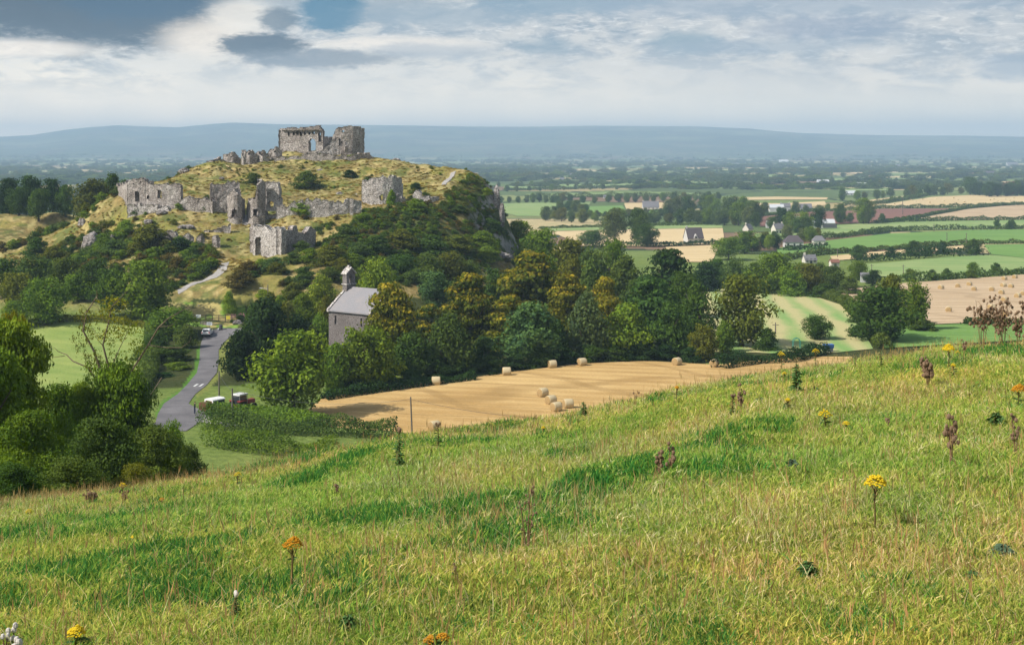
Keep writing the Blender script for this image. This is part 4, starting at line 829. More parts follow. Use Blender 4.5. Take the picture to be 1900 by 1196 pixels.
# ---- church
EA = D2R(-38); dch = 262; x, y, _ = at(610, dch); z = float(gz(x + 6, y - 2)); HE = CAMZ - (574 - YH) / F * dch - z; HR = CAMZ - (533 - YH) / F * (dch + 4) - z; LN, WD = 11.0, 10.0
ch = thing('church', (x, y, z), EA, 'small grey stone church with a gabled bellcote among the trees', 'church')
mslate, nt, out = mat('slate'); v = nd(nt, 'ShaderNodeTexBrick', {'Vector': scalev(nt, objco(nt), (1, 1, 1)), 'Color1': (.19, .185, .20, 1), 'Color2': (.26, .25, .265, 1), 'Mortar': (.17, .165, .175, 1), 'Scale': 2.2, 'Mortar Size': .012})
n = noise(nt, .35, 5, .65, objco(nt)); finish(nt, out, mixc(nt, ramp(nt, n, [(.45, 0), (.72, .75)]), mixc(nt, .5, v.outputs[0], (.23, .225, .235)), (.29, .255, .245)), .7, .3, n, .03); M['slate'] = mslate
b = MB(); wx, w2, wz0, wz1 = 1.55, 1.95, HE - 2.6, HE - 1.0
b.box(0, wx, 0, .6, -1, HE); b.box(w2, 8.2, 0, .6, -1, HE); b.box(wx, w2, 0, .6, -1, wz0); b.box(wx, w2, 0, .6, wz1, HE); b.box(8.6, LN, 0, .6, -1, HE); b.box(8.2, 8.6, 0, .6, -1, wz0); b.box(8.2, 8.6, 0, .6, wz1, HE)
b.build('long_wall', M['church'], ch)
b = MB(); b.box(0, LN, WD - .6, WD, -1, HE); b.build('long_wall', M['church'], ch)
for x0 in (0, LN - .6):
    b = MB(); b.prismx([(.6, -1), (WD - .6, -1), (WD - .6, HE), (WD / 2, HR - .25), (.6, HE)], x0, x0 + .6); b.build('gable_wall', M['church'], ch)
for s in (0, 1):
    b = MB(); y0, y1 = (-.35, WD / 2) if s == 0 else (WD + .35, WD / 2); zz = HE - .3 + .02
    pr = [(y0, zz), (y1, HR), (y1, HR + .22), (y0, zz + .22)]; b.prismx(pr if s == 0 else pr[::-1], .35, LN - .35); b.build('roof_slope', mslate, ch)
    for x0 in (-.12, LN - .35):
        b = MB(); pr = [(y0 - (.1 if s == 0 else -.1), zz - .05), (y1, HR), (y1, HR + .42), (y0 - (.1 if s == 0 else -.1), zz + .40)]; b.prismx(pr if s == 0 else pr[::-1], x0, x0 + .47); b.build('coping', M['palestone'], ch)
for x0 in (wx, 8.2):
    b = MB(); b.box(x0, x0 + .4, .35, .42, wz0, wz1); b.build('window', paint('dark_glass', (.02, .022, .025), .15, .5), ch)
b = MB(); b.box(-.08, LN + .08, -.14, -.003, HE - .42, HE - .22); b.build('gutter', paint('gutter', (.08, .08, .085)), ch)
bc = MB(); cx, bt, bw = .3, 1.1, 2.3; yc = WD / 2; zb = HR - .9; zt = HR + 2.6
bc.box(cx - bt / 2, cx + bt / 2, yc - bw / 2, yc + bw / 2, zb, HR + .7)
for s in (-1, 1): bc.box(cx - bt / 2, cx + bt / 2, yc + s * bw / 2 - (0 if s < 0 else .7), yc + s * bw / 2 + (.7 if s < 0 else 0), HR + .7, zt)
N_ = 8; arc = [(yc + .45 * math.cos(math.pi * q / N_), zt - .5 + .45 * math.sin(math.pi * q / N_)) for q in range(N_ + 1)]
bc.prismx([(yc + .45, zt), (yc + .45, zt - .5)][:1] + arc[::1][1:-1] + [(yc - .45, zt)], cx - bt / 2 + .002, cx + bt / 2 - .002)
bco = bc.build('bellcote', M['church'], ch)
b = MB(); b.box(cx - .72, cx + .72, yc - bw / 2 - .15, yc + bw / 2 + .15, HR + .62, HR + .8); b.build('ledge', M['palestone'], bco)
b = MB(); b.prismx([(yc - bw / 2, zt), (yc + bw / 2, zt), (yc, zt + 1.0)], cx - bt / 2, cx + bt / 2); b.build('gablet', M['church'], bco)
for s in (-1, 1):
    b = MB(); pr = [(yc + s * (bw / 2 + .2), zt - .05), (yc, zt + 1.02), (yc, zt + 1.3), (yc + s * (bw / 2 + .2), zt + .2)]; b.prismx(pr if s < 0 else pr[::-1], cx - .75, cx + .75); b.build('coping', M['palestone'], bco)
b = MB(); b.box(cx - .25, cx + .25, yc - .18, yc + .18, zt + 1.25, zt + 1.6); b.build('finial', M['palestone'], bco)
b = MB(); b.tube([(cx, yc, zt - .05), (cx, yc, zt - .3), (cx, yc, zt - .75), (cx, yc, zt - .82)], [.05, .16, .24, .32], 10); b.build('bell', paint('bronze', (.10, .075, .04), .4), bco)
# ================================================================== ROADSIDE: vehicles, person, signs, poles, bales
P_ = {k: paint(k, *v) for k, v in dict(white_paint=((.78, .78, .77), .35, .5), black_rubber=((.02, .02, .02), .8, .2), car_glass=((.03, .035, .04), .1, .6), red_lamp=((.45, .02, .02), .3), red_paint=((.24, .025, .022), .5), dark_green_paint=((.025, .055, .05), .5),
     brown_wood=((.13, .055, .035), .8, .1), light_grey=((.55, .55, .54), .6), grey_metal=((.25, .25, .26), .5), yellow_paint=((.75, .60, .04), .5), dark_cloth=((.022, .022, .026), .9, .1), blue_cloth=((.03, .04, .07), .9, .1), skin=((.55, .34, .25), .6, .3), hair=((.05, .035, .02), .8), white_board=((.74, .76, .78), .5), sign_text=((.1, .14, .18), .6), blue_plastic=((.06, .16, .42), .5), teal=((.04, .22, .18), .5), house_wall=((.47, .47, .455), .8, .1), cream_wall=((.55, .52, .45), .85, .1), grey_roof=((.17, .165, .175), .8, .1), dark_roof=((.095, .08, .085), .8, .1), red_roof=((.22, .11, .08), .8, .1), shed_roof=((.50, .52, .53), .6, .3), shed_dark=((.07, .075, .08), .8)).items()}
# white car at the junction, seen from behind
x, y, z = hit(384.5, 622.5); z += .07
car = thing('parked_car', (x, y, z), D2R(3), 'white hatchback seen from behind at the road junction', 'car')
b = MB(); b.prismx([(-2.0, .32), (1.95, .32), (2.05, .5), (2.0, .78), (1.0, .93), (-1.75, 1.0), (-2.1, .95), (-2.12, .5)], -.87, .87); b.prismx([(-1.95, .985), (.95, .935), (.25, 1.42), (-.6, 1.5), (-1.5, 1.46), (-1.8, 1.3)], -.72, .72); b.build('body', P_['white_paint'], car, bevel=.06)
b = MB(); b.add([(-.62, -1.985, 1.04), (.62, -1.985, 1.04), (.55, -1.80, 1.37), (-.55, -1.80, 1.37)], [(0,1,2,3)]); b.box(-.6, .6, -1.99, -1.9, 1.02, 1.05); b.build('rear_window', P_['car_glass'], car)
b = MB(); b.add([(-.60, .93, 1.0), (.60, .93, 1.0), (.56, .38, 1.38), (-.56, .38, 1.38)], [(1,0,3,2)]); b.build('windscreen', P_['car_glass'], car)
for s in (-1, 1):
    b = MB(); b.box(min(s*.725, s*.735), max(s*.725, s*.735), -1.55, .55, 1.05, 1.36, 0, .22); b.build('side_window', P_['car_glass'], car)
    b = MB(); b.box(min(s*.6, s*.84), max(s*.6, s*.84), -2.135, -2.06, .72, .95); b.build('tail_light', P_['red_lamp'], car)
    b = MB(); b.box(min(s*.88, s*1.02), max(s*.88, s*1.02), .55, .68, .98, 1.12); b.build('wing_mirror', P_['white_paint'], car)
    for yy in (-1.3, 1.3):
        b = MB(); b.tube([(s*.66, yy, .31), (s*.86, yy, .31)], .31, 14); wl = b.build('wheel', P_['black_rubber'], car)
        b = MB(); b.tube([(s*.862, yy, .31), (s*.885, yy, .31)], .19, 10); b.build('rim', P_['grey_metal'], wl)
b = MB(); b.box(-.26, .26, -2.14, -2.125, .6, .72); b.build('number_plate', P_['light_grey'], car)
b = MB(); b.box(-.85, .85, -2.16, -2.0, .3, .48); b.build('bumper', P_['black_rubber'], car)
# livestock trailer and tractor
x, y, z = hit(388, 767); z += .07; TA = D2R(52)
tr = thing('livestock_trailer', (x, y, z), TA, 'dark green livestock trailer with white roof and brown tailboard', 'trailer')   # local x forward, y to the left
b = MB(); b.box(.0, 2.2, -.9, .9, .55, 1.85); b.build('body', P_['dark_green_paint'], tr, bevel=.03)
b = MB(); b.prismx([(-.96, 1.853), (.96, 1.853), (.9, 2.0), (.5, 2.14), (-.5, 2.14), (-.9, 2.0)], -.1, 2.3); b.build('roof', P_['white_paint'], tr)
b = MB(); b.box(-.08, -.003, -.95, -.72, .5, 1.85); b.box(-.08, -.003, .72, .95, .5, 1.85); b.build('rear_frame', P_['white_paint'], tr)
b = MB(); b.box(-.07, -.004, -.718, .718, .62, 1.8); b.build('tailboard', P_['brown_wood'], tr)
b = MB(); b.add([(-.09, -.9, .56), (-.09, .9, .56), (-1.3, .9, .42), (-1.3, -.9, .42), (-.09, -.9, .48), (-.09, .9, .48), (-1.3, .9, .34), (-1.3, -.9, .34)], [(0,1,2,3),(7,6,5,4),(0,3,7,4),(1,5,6,2),(3,2,6,7),(0,4,5,1)]); b.build('ramp', P_['grey_metal'], tr)
b = MB(); b.box(-1.15, -.1, -.88, .88, .57, 1.62); b.build('side_gate', P_['brown_wood'], tr)
b = MB(); b.box(.1, 3.6, -.06, .06, .42, .54); b.build('drawbar', P_['grey_metal'], tr)
for s in (-1, 1):
    for xx in (.7, 1.5):
        b = MB(); b.tube([(xx, s*.93, .34), (xx, s*1.12, .34)], .34, 14); b.build('wheel', P_['black_rubber'], tr)
ft = math.cos(TA) * 5.4, math.sin(TA) * 5.4
xt, yt = x + ft[0] + .9, y + ft[1] - 2.5; tz = float(gz(xt, yt)); TA2 = D2R(58)
tt = thing('tractor', (xt, yt, tz), TA2, 'red tractor with grey cab parked behind the hedge bank', 'tractor')
b = MB(); b.box(.9, 2.9, -.4, .4, .95, 1.55, .04, .06); b.box(-.9, .9, -.45, .45, .7, 1.15); b.build('bonnet', P_['red_paint'], tt, bevel=.05)
for s in (-1, 1):
    b = MB(); b.tube([(-.5, s*.62, .85), (-.5, s*1.08, .85)], .85, 18); w_ = b.build('rear_wheel', P_['black_rubber'], tt)
    b = MB(); b.tube([(-.5, s*1.085, .85), (-.5, s*1.1, .85)], .42, 12); b.build('rim', P_['light_grey'], w_)
    b = MB(); b.tube([(2.3, s*.55, .5), (2.3, s*.88, .5)], .5, 14); b.build('front_wheel', P_['black_rubber'], tt)
    b = MB(); b.prismx([(s*.5, 1.6), (s*1.1, 1.6), (s*1.1, 1.75), (s*.5, 1.75)][::s], -1.2, .3); b.build('mudguard', P_['red_paint'], tt)
b = MB(); b.box(-.85, .75, -.72, .72, 1.16, 2.45, .08, .08); b.build('cab_glass', P_['car_glass'], tt)
b = MB(); b.box(-1.0, .85, -.85, .85, 2.453, 2.68, .06, .06); b.build('cab_roof', P_['light_grey'], tt, bevel=.04)
b = MB()
for px_ in (-.86, .72):
    for py_ in (-.74, .70): b.box(px_, px_ + .06, py_, py_ + .05, 1.165, 2.452)
b.build('cab_pillar', P_['grey_metal'], tt); b = MB(); b.tube([(1.5, .3, 1.55), (1.5, .3, 2.3)], .05, 8); b.build('exhaust', P_['grey_metal'], tt)
# person standing at the trailer's tail: one skinned body
x, y, z = hit(361, 768.5); z += .07
bm = bmesh.new(); sk = bm.verts.layers.skin.verify()
def chain(pts, rads, start=None):
    prev = start
    for p, r in zip(pts, rads):
        v = bm.verts.new(p); v[sk].radius = r if isinstance(r, tuple) else (r, r)
        if prev: bm.edges.new((prev, v))
        prev = v
    return prev
pel = bm.verts.new((0, 0, .94)); pel[sk].radius = (.165, .12); pel[sk].use_root = True
chest = chain([(0, .02, 1.1), (0, .03, 1.26), (0, .03, 1.40)], [(.15, .115), (.185, .13), (.16, .11)], pel)
neck = chain([(0, .045, 1.50), (0, .06, 1.58), (0, .075, 1.66), (0, .065, 1.74)], [.06, .075, (.082, .1), (.06, .075)], chest)
chain([(0, .165, 1.60)], [.014], [v for v in bm.verts if abs(v.co.z - 1.58) < .001][0])
for s in (-1, 1):
    chain([(s*.10, 0, .84), (s*.115, .03 + .03 * s, .50), (s*.12, .0 + .04 * s, .10), (s*.125, .12 + .04 * s, .045)], [.105, .07, .048, .045], pel)
    wr = chain([(s*.2, .03, 1.41), (s*.25, .02, 1.14), (s*.2, .2 if s > 0 else .12, .95 if s < 0 else 1.08)], [.07, .052, .036], chest)
    hx, hy, hz_ = wr.co; pm = chain([(hx - s*.01, hy + .07, hz_ - .03)], [(.04, .022)], wr)
    for q in range(4): chain([(hx - s*.01 + (q-1.5)*.02, hy + .125, hz_ - .05), (hx - s*.01 + (q-1.5)*.021, hy + .15 - abs(q-1.3)*.008, hz_ - .075)], [.0095, .008], pm)
    chain([(hx - s*.05, hy + .07, hz_ - .035), (hx - s*.058, hy + .105, hz_ - .05)], [.011, .009], pm)
me = bpy.data.meshes.new('body'); bm.to_mesh(me); bm.free()
per = mobj('person', me, [P_['dark_cloth'], P_['skin'], P_['blue_cloth']]); per.location = (x, y, z); per.rotation_euler = (0, 0, D2R(-65))
per.modifiers.new('skin', 'SKIN').use_smooth_shade = True; sb = per.modifiers.new('sub', 'SUBSURF'); sb.levels = sb.render_levels = 1
bpy.context.view_layer.update(); dg = bpy.context.evaluated_depsgraph_get(); me2 = bpy.data.meshes.new_from_object(per.evaluated_get(dg)); per.modifiers.clear(); per.data = me2
for p in me2.polygons:
    c = p.center; p.material_index = 1 if (c.z > 1.53 or (c.y > .19 and .8 < c.z < 1.2)) else (2 if c.z < .93 else 0)
tag(per, 'person in dark clothes standing at the tail of the livestock trailer', 'person')
b = MB(); b.ball((0, .045, 1.715), .098, 10, 8, (1, 1.12, .95)); b.build('hair', P_['hair'], per, True)
# signs, bin, fence, stones at the entrance
def board(px, py, d, w, h, label, m='white_board', posts=2, tilt=0, lines=4, name='sign'):
    x, y, z = at(px, d); zc = CAMZ - (py - YH) / F * d - z; o = thing(name, (x, y, z), 0, label, 'sign'); W_, H_ = w * d / F / 2, h * d / F / 2
    b = MB(); b.box(-W_, W_, -.03, .03, zc - H_, zc + H_); bo = b.build('panel', P_[m], o); bo.rotation_euler = (0, 0, 0)
    b = MB()
    for q in range(lines): zz = zc + H_ - (q + 1) * 2 * H_ / (lines + 1); b.box(-W_ * .8, W_ * (.75 - .3 * (q % 2)), -.036, -.031, zz - H_ * .09, zz + H_ * .09)
    if lines: b.build('print', P_['sign_text'], bo)
    for s in ((-1, 1) if posts == 2 else (0,)): b = MB(); b.tube([(s * W_ * .8, .07, -.4), (s * W_ * .8, .07, zc + H_ * .6)], .04, 6); b.build('post', M['timber'], o)
    return o
board(372.4, 570.4, 312, 12, 9, 'large white information board on the grass bank'); board(368, 586.3, 300, 9, 5.5, 'small white sign fixed low beside the fence end'); board(388.7, 600.4, 292, 10, 6, 'white lectern panel in front of the stone wall', posts=1); board(423, 589, 298, 6.6, 5.6, 'small yellow sign on the dark fence', 'yellow_paint', 1, 0, 1)
fx = [at(px, 301) for px in (360, 370, 382, 394, 406, 418, 430, 442, 456)]; o0 = fx[0]; fe = thing('fence', o0, 0, 'dark post and rail fence along the top of the junction', 'fence'); top = 584.5
zt_ = CAMZ - (top - YH) / F * 301
for q in fx:
    b = MB(); b.box(q[0]-o0[0]-.07, q[0]-o0[0]+.07, -.07, .07, q[2]-o0[2]-.4, zt_ + .1 - o0[2]); b.build('post', M['timber'], fe)
for dz in (0, .55, 1.05):
    b = MB(); b.box(0, fx[-1][0]-o0[0], -.12, -.075, zt_ - o0[2] - dz - .12, zt_ - o0[2] - dz); b.build('rail', M['timber'], fe)
x, y, z = at(410, 293); bn = thing('litter_bin', (x, y, z), 0, 'dark litter bin by the road junction', 'bin'); b = MB(); b.tube([(0, 0, 0), (0, 0, .1), (0, 0, .95), (0, 0, 1.0)], [.3, .33, .36, .33], 12); b.build('body', P_['shed_dark'], bn); b = MB(); b.ball((0, 0, 1.0), .36, 12, 6, (1, 1, .6)); b.build('lid', P_['shed_dark'], bn); b = MB(); b.box(-.62, -.38, -.2, .1, 0, .42); b.build('bag', P_['white_paint'], bn, bevel=.06)
r, o = ruin('roadside_wall', 'low dry stone wall behind the white car', 'wall', 385, 296); wall_part('wall', [(371,296.5),(388,296),(406,296.4)], [(371,598),(380,597),(395,600),(406,603)], r, o, (), .6, .25, seed=81, jag=.15)
rock(441, 599, 297, 17, 11, 'grey boulder heap with dark hollow at the end of the fence', seed=3); shrub(446, 583, 300, 26, 'deep', 'dark low bush over the boulder heap'); shrub(431, 591, 299, 14, 'dark', 'small dark bush left of the boulder heap')
wh = thing('willowherb', at(452, 306), 0, 'patch of pink willowherb above the boulder heap', 'flower'); g = np.random.default_rng(4)
pk, nt, out = mat('pink_petals'); finish(nt, out, (.36, .19, .20), .8)
for q in range(26):
    xx, yy = g.uniform(-3.2, 2.6), g.uniform(-1.5, 1.5); h = g.uniform(.9, 1.9); b = MB(); b.tube([(xx, yy, -.3), (xx, yy, h * .6)], .03, 4); b.build('stem', M['timber'], wh) if q < 0 else None
    b.mi = 1; b.tube([(xx, yy, h * .55), (xx + .05, yy, h * .8), (xx, yy, h)], [.10, .08, .02], 6); b.build('flower_spike', [M['timber'], pk], wh)
# poles and wires
def pole(px, top, d, label, r=.13, lean=0, arm=None, cross=False):
    x, y, z = at(px, d); h = CAMZ - (top - YH) / F * d - z; o = thing('utility_pole', (x, y, z), 0, label, 'pole', 'wooden poles')
    b = MB(); b.tube([(lean, 0, -.5), (0, 0, h * .5), (-lean, 0, h)], [r, r * .9, r * .75], 8); b.build('shaft', M['pole'], o)
    if cross: b = MB(); b.box(-lean - .7, -lean + .7, -.18, -.08, h - .55, h - .43); b.build('crossarm', M['pole'], o)
    if arm: b = MB(); b.tube([(-.02, 0, h * .86), (-1.2, 0, h * .88)], .04, 6); b.box(-1.75, -1.1, -.14, .14, h * .87, h * .895); b.build('lamp_arm', P_['light_grey'], o)
    return (x - lean, y, z + h - .3)
p1 = pole(406.5, 688, 212, 'thin dark pole between road and trailer', .13); p2 = pole(431, 720, 200, 'pale brown pole on the bank right of the trailer', .14, cross=False)
p3 = pole(763.5, 736, 188, 'leaning grey pole at the near edge of the stubble field', .12, .12); pole(497, 528, 300, 'tall pale lamp pole above the dark evergreens', .14, 0, True)
for px, top, by, lab in ((1757,431.5,448.8,'left of two dark poles in the brightest green field'),(1793,432,457,'right of two dark poles in the brightest green field'),(1733,415,430,'pole in the light strip above the brightest green field'),(1675,367,399,'tall pole between gold and ploughed fields'),(1554,461,478,'pole at the left end of the narrow gold strip'),(1617.5,490,508,'left pole in the yellowish field by the yard'),(1676,491,511,'right pole in the yellowish field by the yard'),(1439,598,620,'short dark post at the edge of the striped field')):
    d = hit(px, by)[1]; pole(px, top, d, lab, max(.14, d * .00026), cross=d < 1300)
def wire(a, b_, sag, label, r=.02):
    b = MB(); o = Vector(a); pts = []
    for i in range(17): t = i / 16; q = Vector(a).lerp(Vector(b_), t); q.z -= sag * 4 * t * (1 - t); pts.append(q - o)
    b.tube(pts, r, 5); w = b.build('power_cable', P_['shed_dark']); w.location = o; tag(w, label, 'cable')
wire(p3, ray(1240, 770, 172), 1.4, 'thin cable sagging right from the leaning grey pole'); wire(p2, p3, 1.2, 'thin cable from the bank pole to the leaning grey pole'); wire(p1, p2, .4, 'short thin cable between the two poles by the trailer')
# round straw bales
mb, nt, out = mat('straw_bale'); oc = objco(nt); sx = nd(nt, 'ShaderNodeSeparateXYZ', {0: oc}); n = noise(nt, 9, 5, .7, scalev(nt, oc, (1, 3, 3))); rr = mth(nt, 'SQRT', mth(nt, 'ADD', mth(nt, 'MULTIPLY', sx.outputs[1], sx.outputs[1]), mth(nt, 'MULTIPLY', sx.outputs[2], sx.outputs[2])))
rg = mth(nt, 'SINE', mth(nt, 'ADD', mth(nt, 'MULTIPLY', rr, 42), mth(nt, 'MULTIPLY', n, 4))); end = mth(nt, 'GREATER_THAN', mth(nt, 'ABSOLUTE', sx.outputs[0]), .70)
side = mixc(nt, n, (.42, .335, .19), (.64, .54, .35)); fc = mixc(nt, mth(nt, 'MULTIPLY_ADD', rg, .35, mth(nt, 'MULTIPLY', n, .6)), (.30, .20, .09), (.52, .38, .19)); finish(nt, out, mixc(nt, end, side, fc), .95, .05, mth(nt, 'ADD', n, mth(nt, 'MULTIPLY', rg, .2)), .06, .8)
def bale_mesh(seed, n=28):
    b = MB(); g = random.Random(seed); prof = [(-.74, .0), (-.735, .3), (-.73, .6), (-.69, .70), (-.55, .735), (0, .745), (.55, .735), (.69, .70), (.73, .6), (.735, .3), (.74, .0)]
    vs = [(x_, r_ * math.cos(2*math.pi*k/n) * (1 + g.uniform(-.012, .012)), r_ * math.sin(2*math.pi*k/n) * (.97 if math.sin(2*math.pi*k/n) < 0 else 1) * (1 + g.uniform(-.012, .012))) for x_, r_ in prof for k in range(n)]
    b.add(vs, [(i*n+k, i*n+(k+1) % n, (i+1)*n+(k+1) % n, (i+1)*n+k) for i in range(len(prof)-1) for k in range(n)]); me = b.mesh('bale', True); me.materials.append(mb); return me
BM = [bale_mesh(s) for s in range(3)]
def bale(px, py, rz, label, group, sc=1.0, d=None):
    x, y, z = hit(px, py) if d is None else at(px, d); o = link(bpy.data.objects.new('straw_bale', BM[int(px) % 3])); o.location = (x, y, z + .70 * sc); o.rotation_euler = (0, 0, D2R(rz)); o.scale = (sc,) * 3; return tag(o, label, 'straw bale', group)
G = 'round bales on the near stubble field'
for px, py, rz, lab in ((809,714,4,'leftmost round bale along the wood edge'),(940,696,8,'second bale from the left along the wood edge'),(1024.5,682.5,20,'third bale from the left along the wood edge'),(1080,678.5,28,'fourth bale from the left along the wood edge'),(1256,677.5,48,'bale left of the rightmost one at the field end'),(1325,681,62,'rightmost round bale at the field end'),
                      (1007,736,40,'topmost bale of the cluster in mid field'),(1022,750,38,'second bale down in the mid field cluster'),(1032,763,35,'lowest bale of the mid field cluster, half behind the brow'),(1054,757,20,'right bale of the mid field cluster'),(806,799,42,'lone bale half hidden behind the grass brow')): bale(px, py, rz, lab, G, .98)
G = 'round bales in the pale field at the right'
RB = [(1746,536),(1777,533),(1798.5,529.5),(1807,539),(1840,539.5),(1862,532),(1876,533.5),(1863.5,519),(1883,516),(1858,545.5),(1888.5,552),(1898,548),(1864,559.5),(1760,578.5),(1840,574),(1866,587)]
for k, (px, py) in enumerate(sorted(RB)): bale(px, py + 1.5, R.uniform(20, 75), f'{ORD[k]} bale from the left in the pale bale strewn field', G, 1.1)
G = 'tiny bales in the far gold field'
for px, py in ((1690,372),(1700,375),(1712,371),(1725,377),(1738,370),(1752,374),(1770,369),(1778,372),(1790,376),(1838,372),(1845,370.5),(1852,374),(1866,371),(1874,373.5),(1882,369),(1860,376),(1660,380),(1643,382)): bale(px, py, R.uniform(0, 180), 'tiny round bale dotted over the far gold field at right', G, 1.25)
# blue sheeted heap and green trough beyond the brow at the right
x, y, z = at(1537, 268); o = thing('feed_trough', (x, y, z), .2, 'blue plastic trough behind the grass brow below the small round tree', 'trough'); h = CAMZ - (638 - YH) / F * 268 - z; b = MB(); b.box(-.9, .9, -.5, .5, max(.1, h - .8), max(.9, h), -.1, -.1); b.build('tub', P_['blue_plastic'], o, bevel=.08); b = MB(); b.box(-.8, .8, -.4, .4, -.3, max(.1, h - .8)); b.build('stand', P_['grey_metal'], o)
x, y, z = at(1478, 272); o = thing('hoop_feeder', (x, y, z), 0, 'green hoop shaped feeder at the edge of the striped field', 'feeder'); zt2 = max(1.6, CAMZ - (627 - YH) / F * 272 - z)
for yy in (-.5, .5):
    b = MB(); b.tube([(-.7, yy, -.2), (-.68, yy, zt2 - .6), (-.4, yy, zt2 - .1), (0, yy, zt2), (.4, yy, zt2 - .1), (.68, yy, zt2 - .6), (.7, yy, -.2)], .06, 6); b.build('hoop', P_['teal'], o)
b = MB()
for a in range(6): t = a / 5 * math.pi; b.tube([(.66 * math.cos(t), -.5, zt2 - .62 + .55 * math.sin(t)), (.66 * math.cos(t), .5, zt2 - .62 + .55 * math.sin(t))], .045, 5)
b.build('bar', P_['teal'], o)
# ================================================================== THE PLAIN: tree rows, houses, far woodland, scrub cover
def row(phrase, pts, n, h, col, var='round', jit=3.0, wf=(.75, 1.1), kind='tree', dj=8):
    xs = np.linspace(0, 1, n) if n > 1 else np.array([.5]); P = []
    for t in xs:
        u = np.interp(t, np.linspace(0, 1, len(pts)), [p[0] for p in pts]) + R.uniform(-jit, jit); v = np.interp(t, np.linspace(0, 1, len(pts)), [p[1] for p in pts]); P.append((u, v))
    P.sort()
    for k, (u, v) in enumerate(P):
        x, y, z = hit(u, v); y += R.uniform(-dj, dj); hh = h * R.uniform(.75, 1.25); c = R.choice(col) if isinstance(col, list) else col
        plant_tree(x, y, float(gz(x, y)), hh, hh * R.uniform(*wf), var, c, f'{ORD[k]} tree from the left in the {phrase}', group='trees of the ' + phrase, trunk=hh > 9)
DM = ['dim', 'dark', 'dim', 'olive', 'mid', 'grey']
row('row above the pale stubble', [(1010,410),(1080,413),(1180,416),(1260,416),(1330,418)], 17, 11.5, DM)
row('clump beside the bright green field', [(1045,398),(1062,392),(1078,396),(1095,399),(1030,404)], 6, 12, DM, jit=6)
row('grove left of the ploughed field', [(1248,402),(1280,396),(1310,392),(1340,400),(1370,404),(1400,412)], 12, 16, DM, jit=6, dj=22)
row('front line of the grove by the ploughed field', [(1345,417),(1375,419),(1402,421)], 5, 15, DM, jit=5)
row('hedgerow under the small green field', [(1080,404),(1240,401)], 12, 7, DM)
row('hedgerow over the pale pasture', [(932,377),(1000,376),(1045,377),(1150,376)], 15, 10, DM, dj=14)
row('hedgerow over the white bungalow', [(1160,375),(1260,374),(1330,372)], 12, 10, DM, dj=14)
row('hedgerow under the long green strip', [(940,356),(1060,353),(1200,350),(1335,348)], 18, 9, DM, dj=20)
row('farthest hedgerow over the green strips', [(1000,347),(1130,343),(1330,338)], 16, 8, DM, dj=20)
row('trees round the white barns', [(1405,394),(1425,398),(1468,396),(1476,394),(1512,393),(1540,391)], 8, 9, DM)
row('trees between the farm sheds', [(1432,427),(1458,423),(1476,434),(1492,433),(1500,430),(1560,415)], 8, 13, ['dark','deep','mid'], jit=2)
row('thicket left of the hipped roof', [(1395,470),(1415,462),(1432,465),(1448,462),(1420,455)], 7, 8, ['mid','olive','deep'], jit=5)
row('trees behind the hipped roof house', [(1440,449),(1470,446),(1500,450),(1520,447)], 5, 8, DM)
row('dark grove at right', [(1806,362),(1825,364),(1845,366),(1870,364),(1900,364)], 11, 20, ['deep','dark','deep'], jit=6, dj=25)
row('hedgerow over the far gold fields', [(1560,372),(1640,368),(1700,364),(1730,362),(1800,359)], 16, 13, DM, dj=25)
row('hedgerow beside the ploughed field', [(1555,414),(1570,413),(1590,415),(1612,414)], 5, 8, ['mid','dim'])
row('bush line over the pale bale field', [(1690,519),(1740,519),(1780,517),(1805,515),(1850,510)], 6, 4.5, ['dark','mid'], 'dome', wf=(1.1, 1.5), jit=8)
row('bushes on the thick dark hedge', [(1600,481),(1690,476),(1730,475),(1800,470)], 6, 6, ['deep','dark'], 'dome', wf=(1, 1.5), jit=8)
row('bushes ending the brightest field hedge', [(1850,424),(1865,425),(1875,424)], 3, 6, ['dark'], 'dome')
x, y, z = hit(1864, 362); plant_tree(x, y - 25, z, 20, 26, 'round', 'rust', 'copper red tree in front of the dark grove at right')
for u, v, h, w, c, l in ((1141,452,20,16,'grey','pale rounded lone tree in the pale stubble'),(1184,452,20,15,'dark','darker lone tree in the pale stubble'),(1201,458,13,14,'dark','low lone tree at the right of the two tall ones'),(1602,416,21,15,'mid','tall twin stemmed airy tree beside the ploughed field'),(1612,416,19,13,'grey','right half of the airy pair beside the ploughed field'),(1637,414,8,7,'dark','small dark tree alone in the ploughed field corner'),(1525,400,9,8,'dim','small tree alone on the ploughed field'),(1235,402,9,10,'dark','round tree at the right end of the small bright green field'),(1100,458,9,16,'dark','dark bush left of the lone stubble trees')):
    x, y, z = hit(u, v); plant_tree(x, y, z, h, w, 'round', c, l)
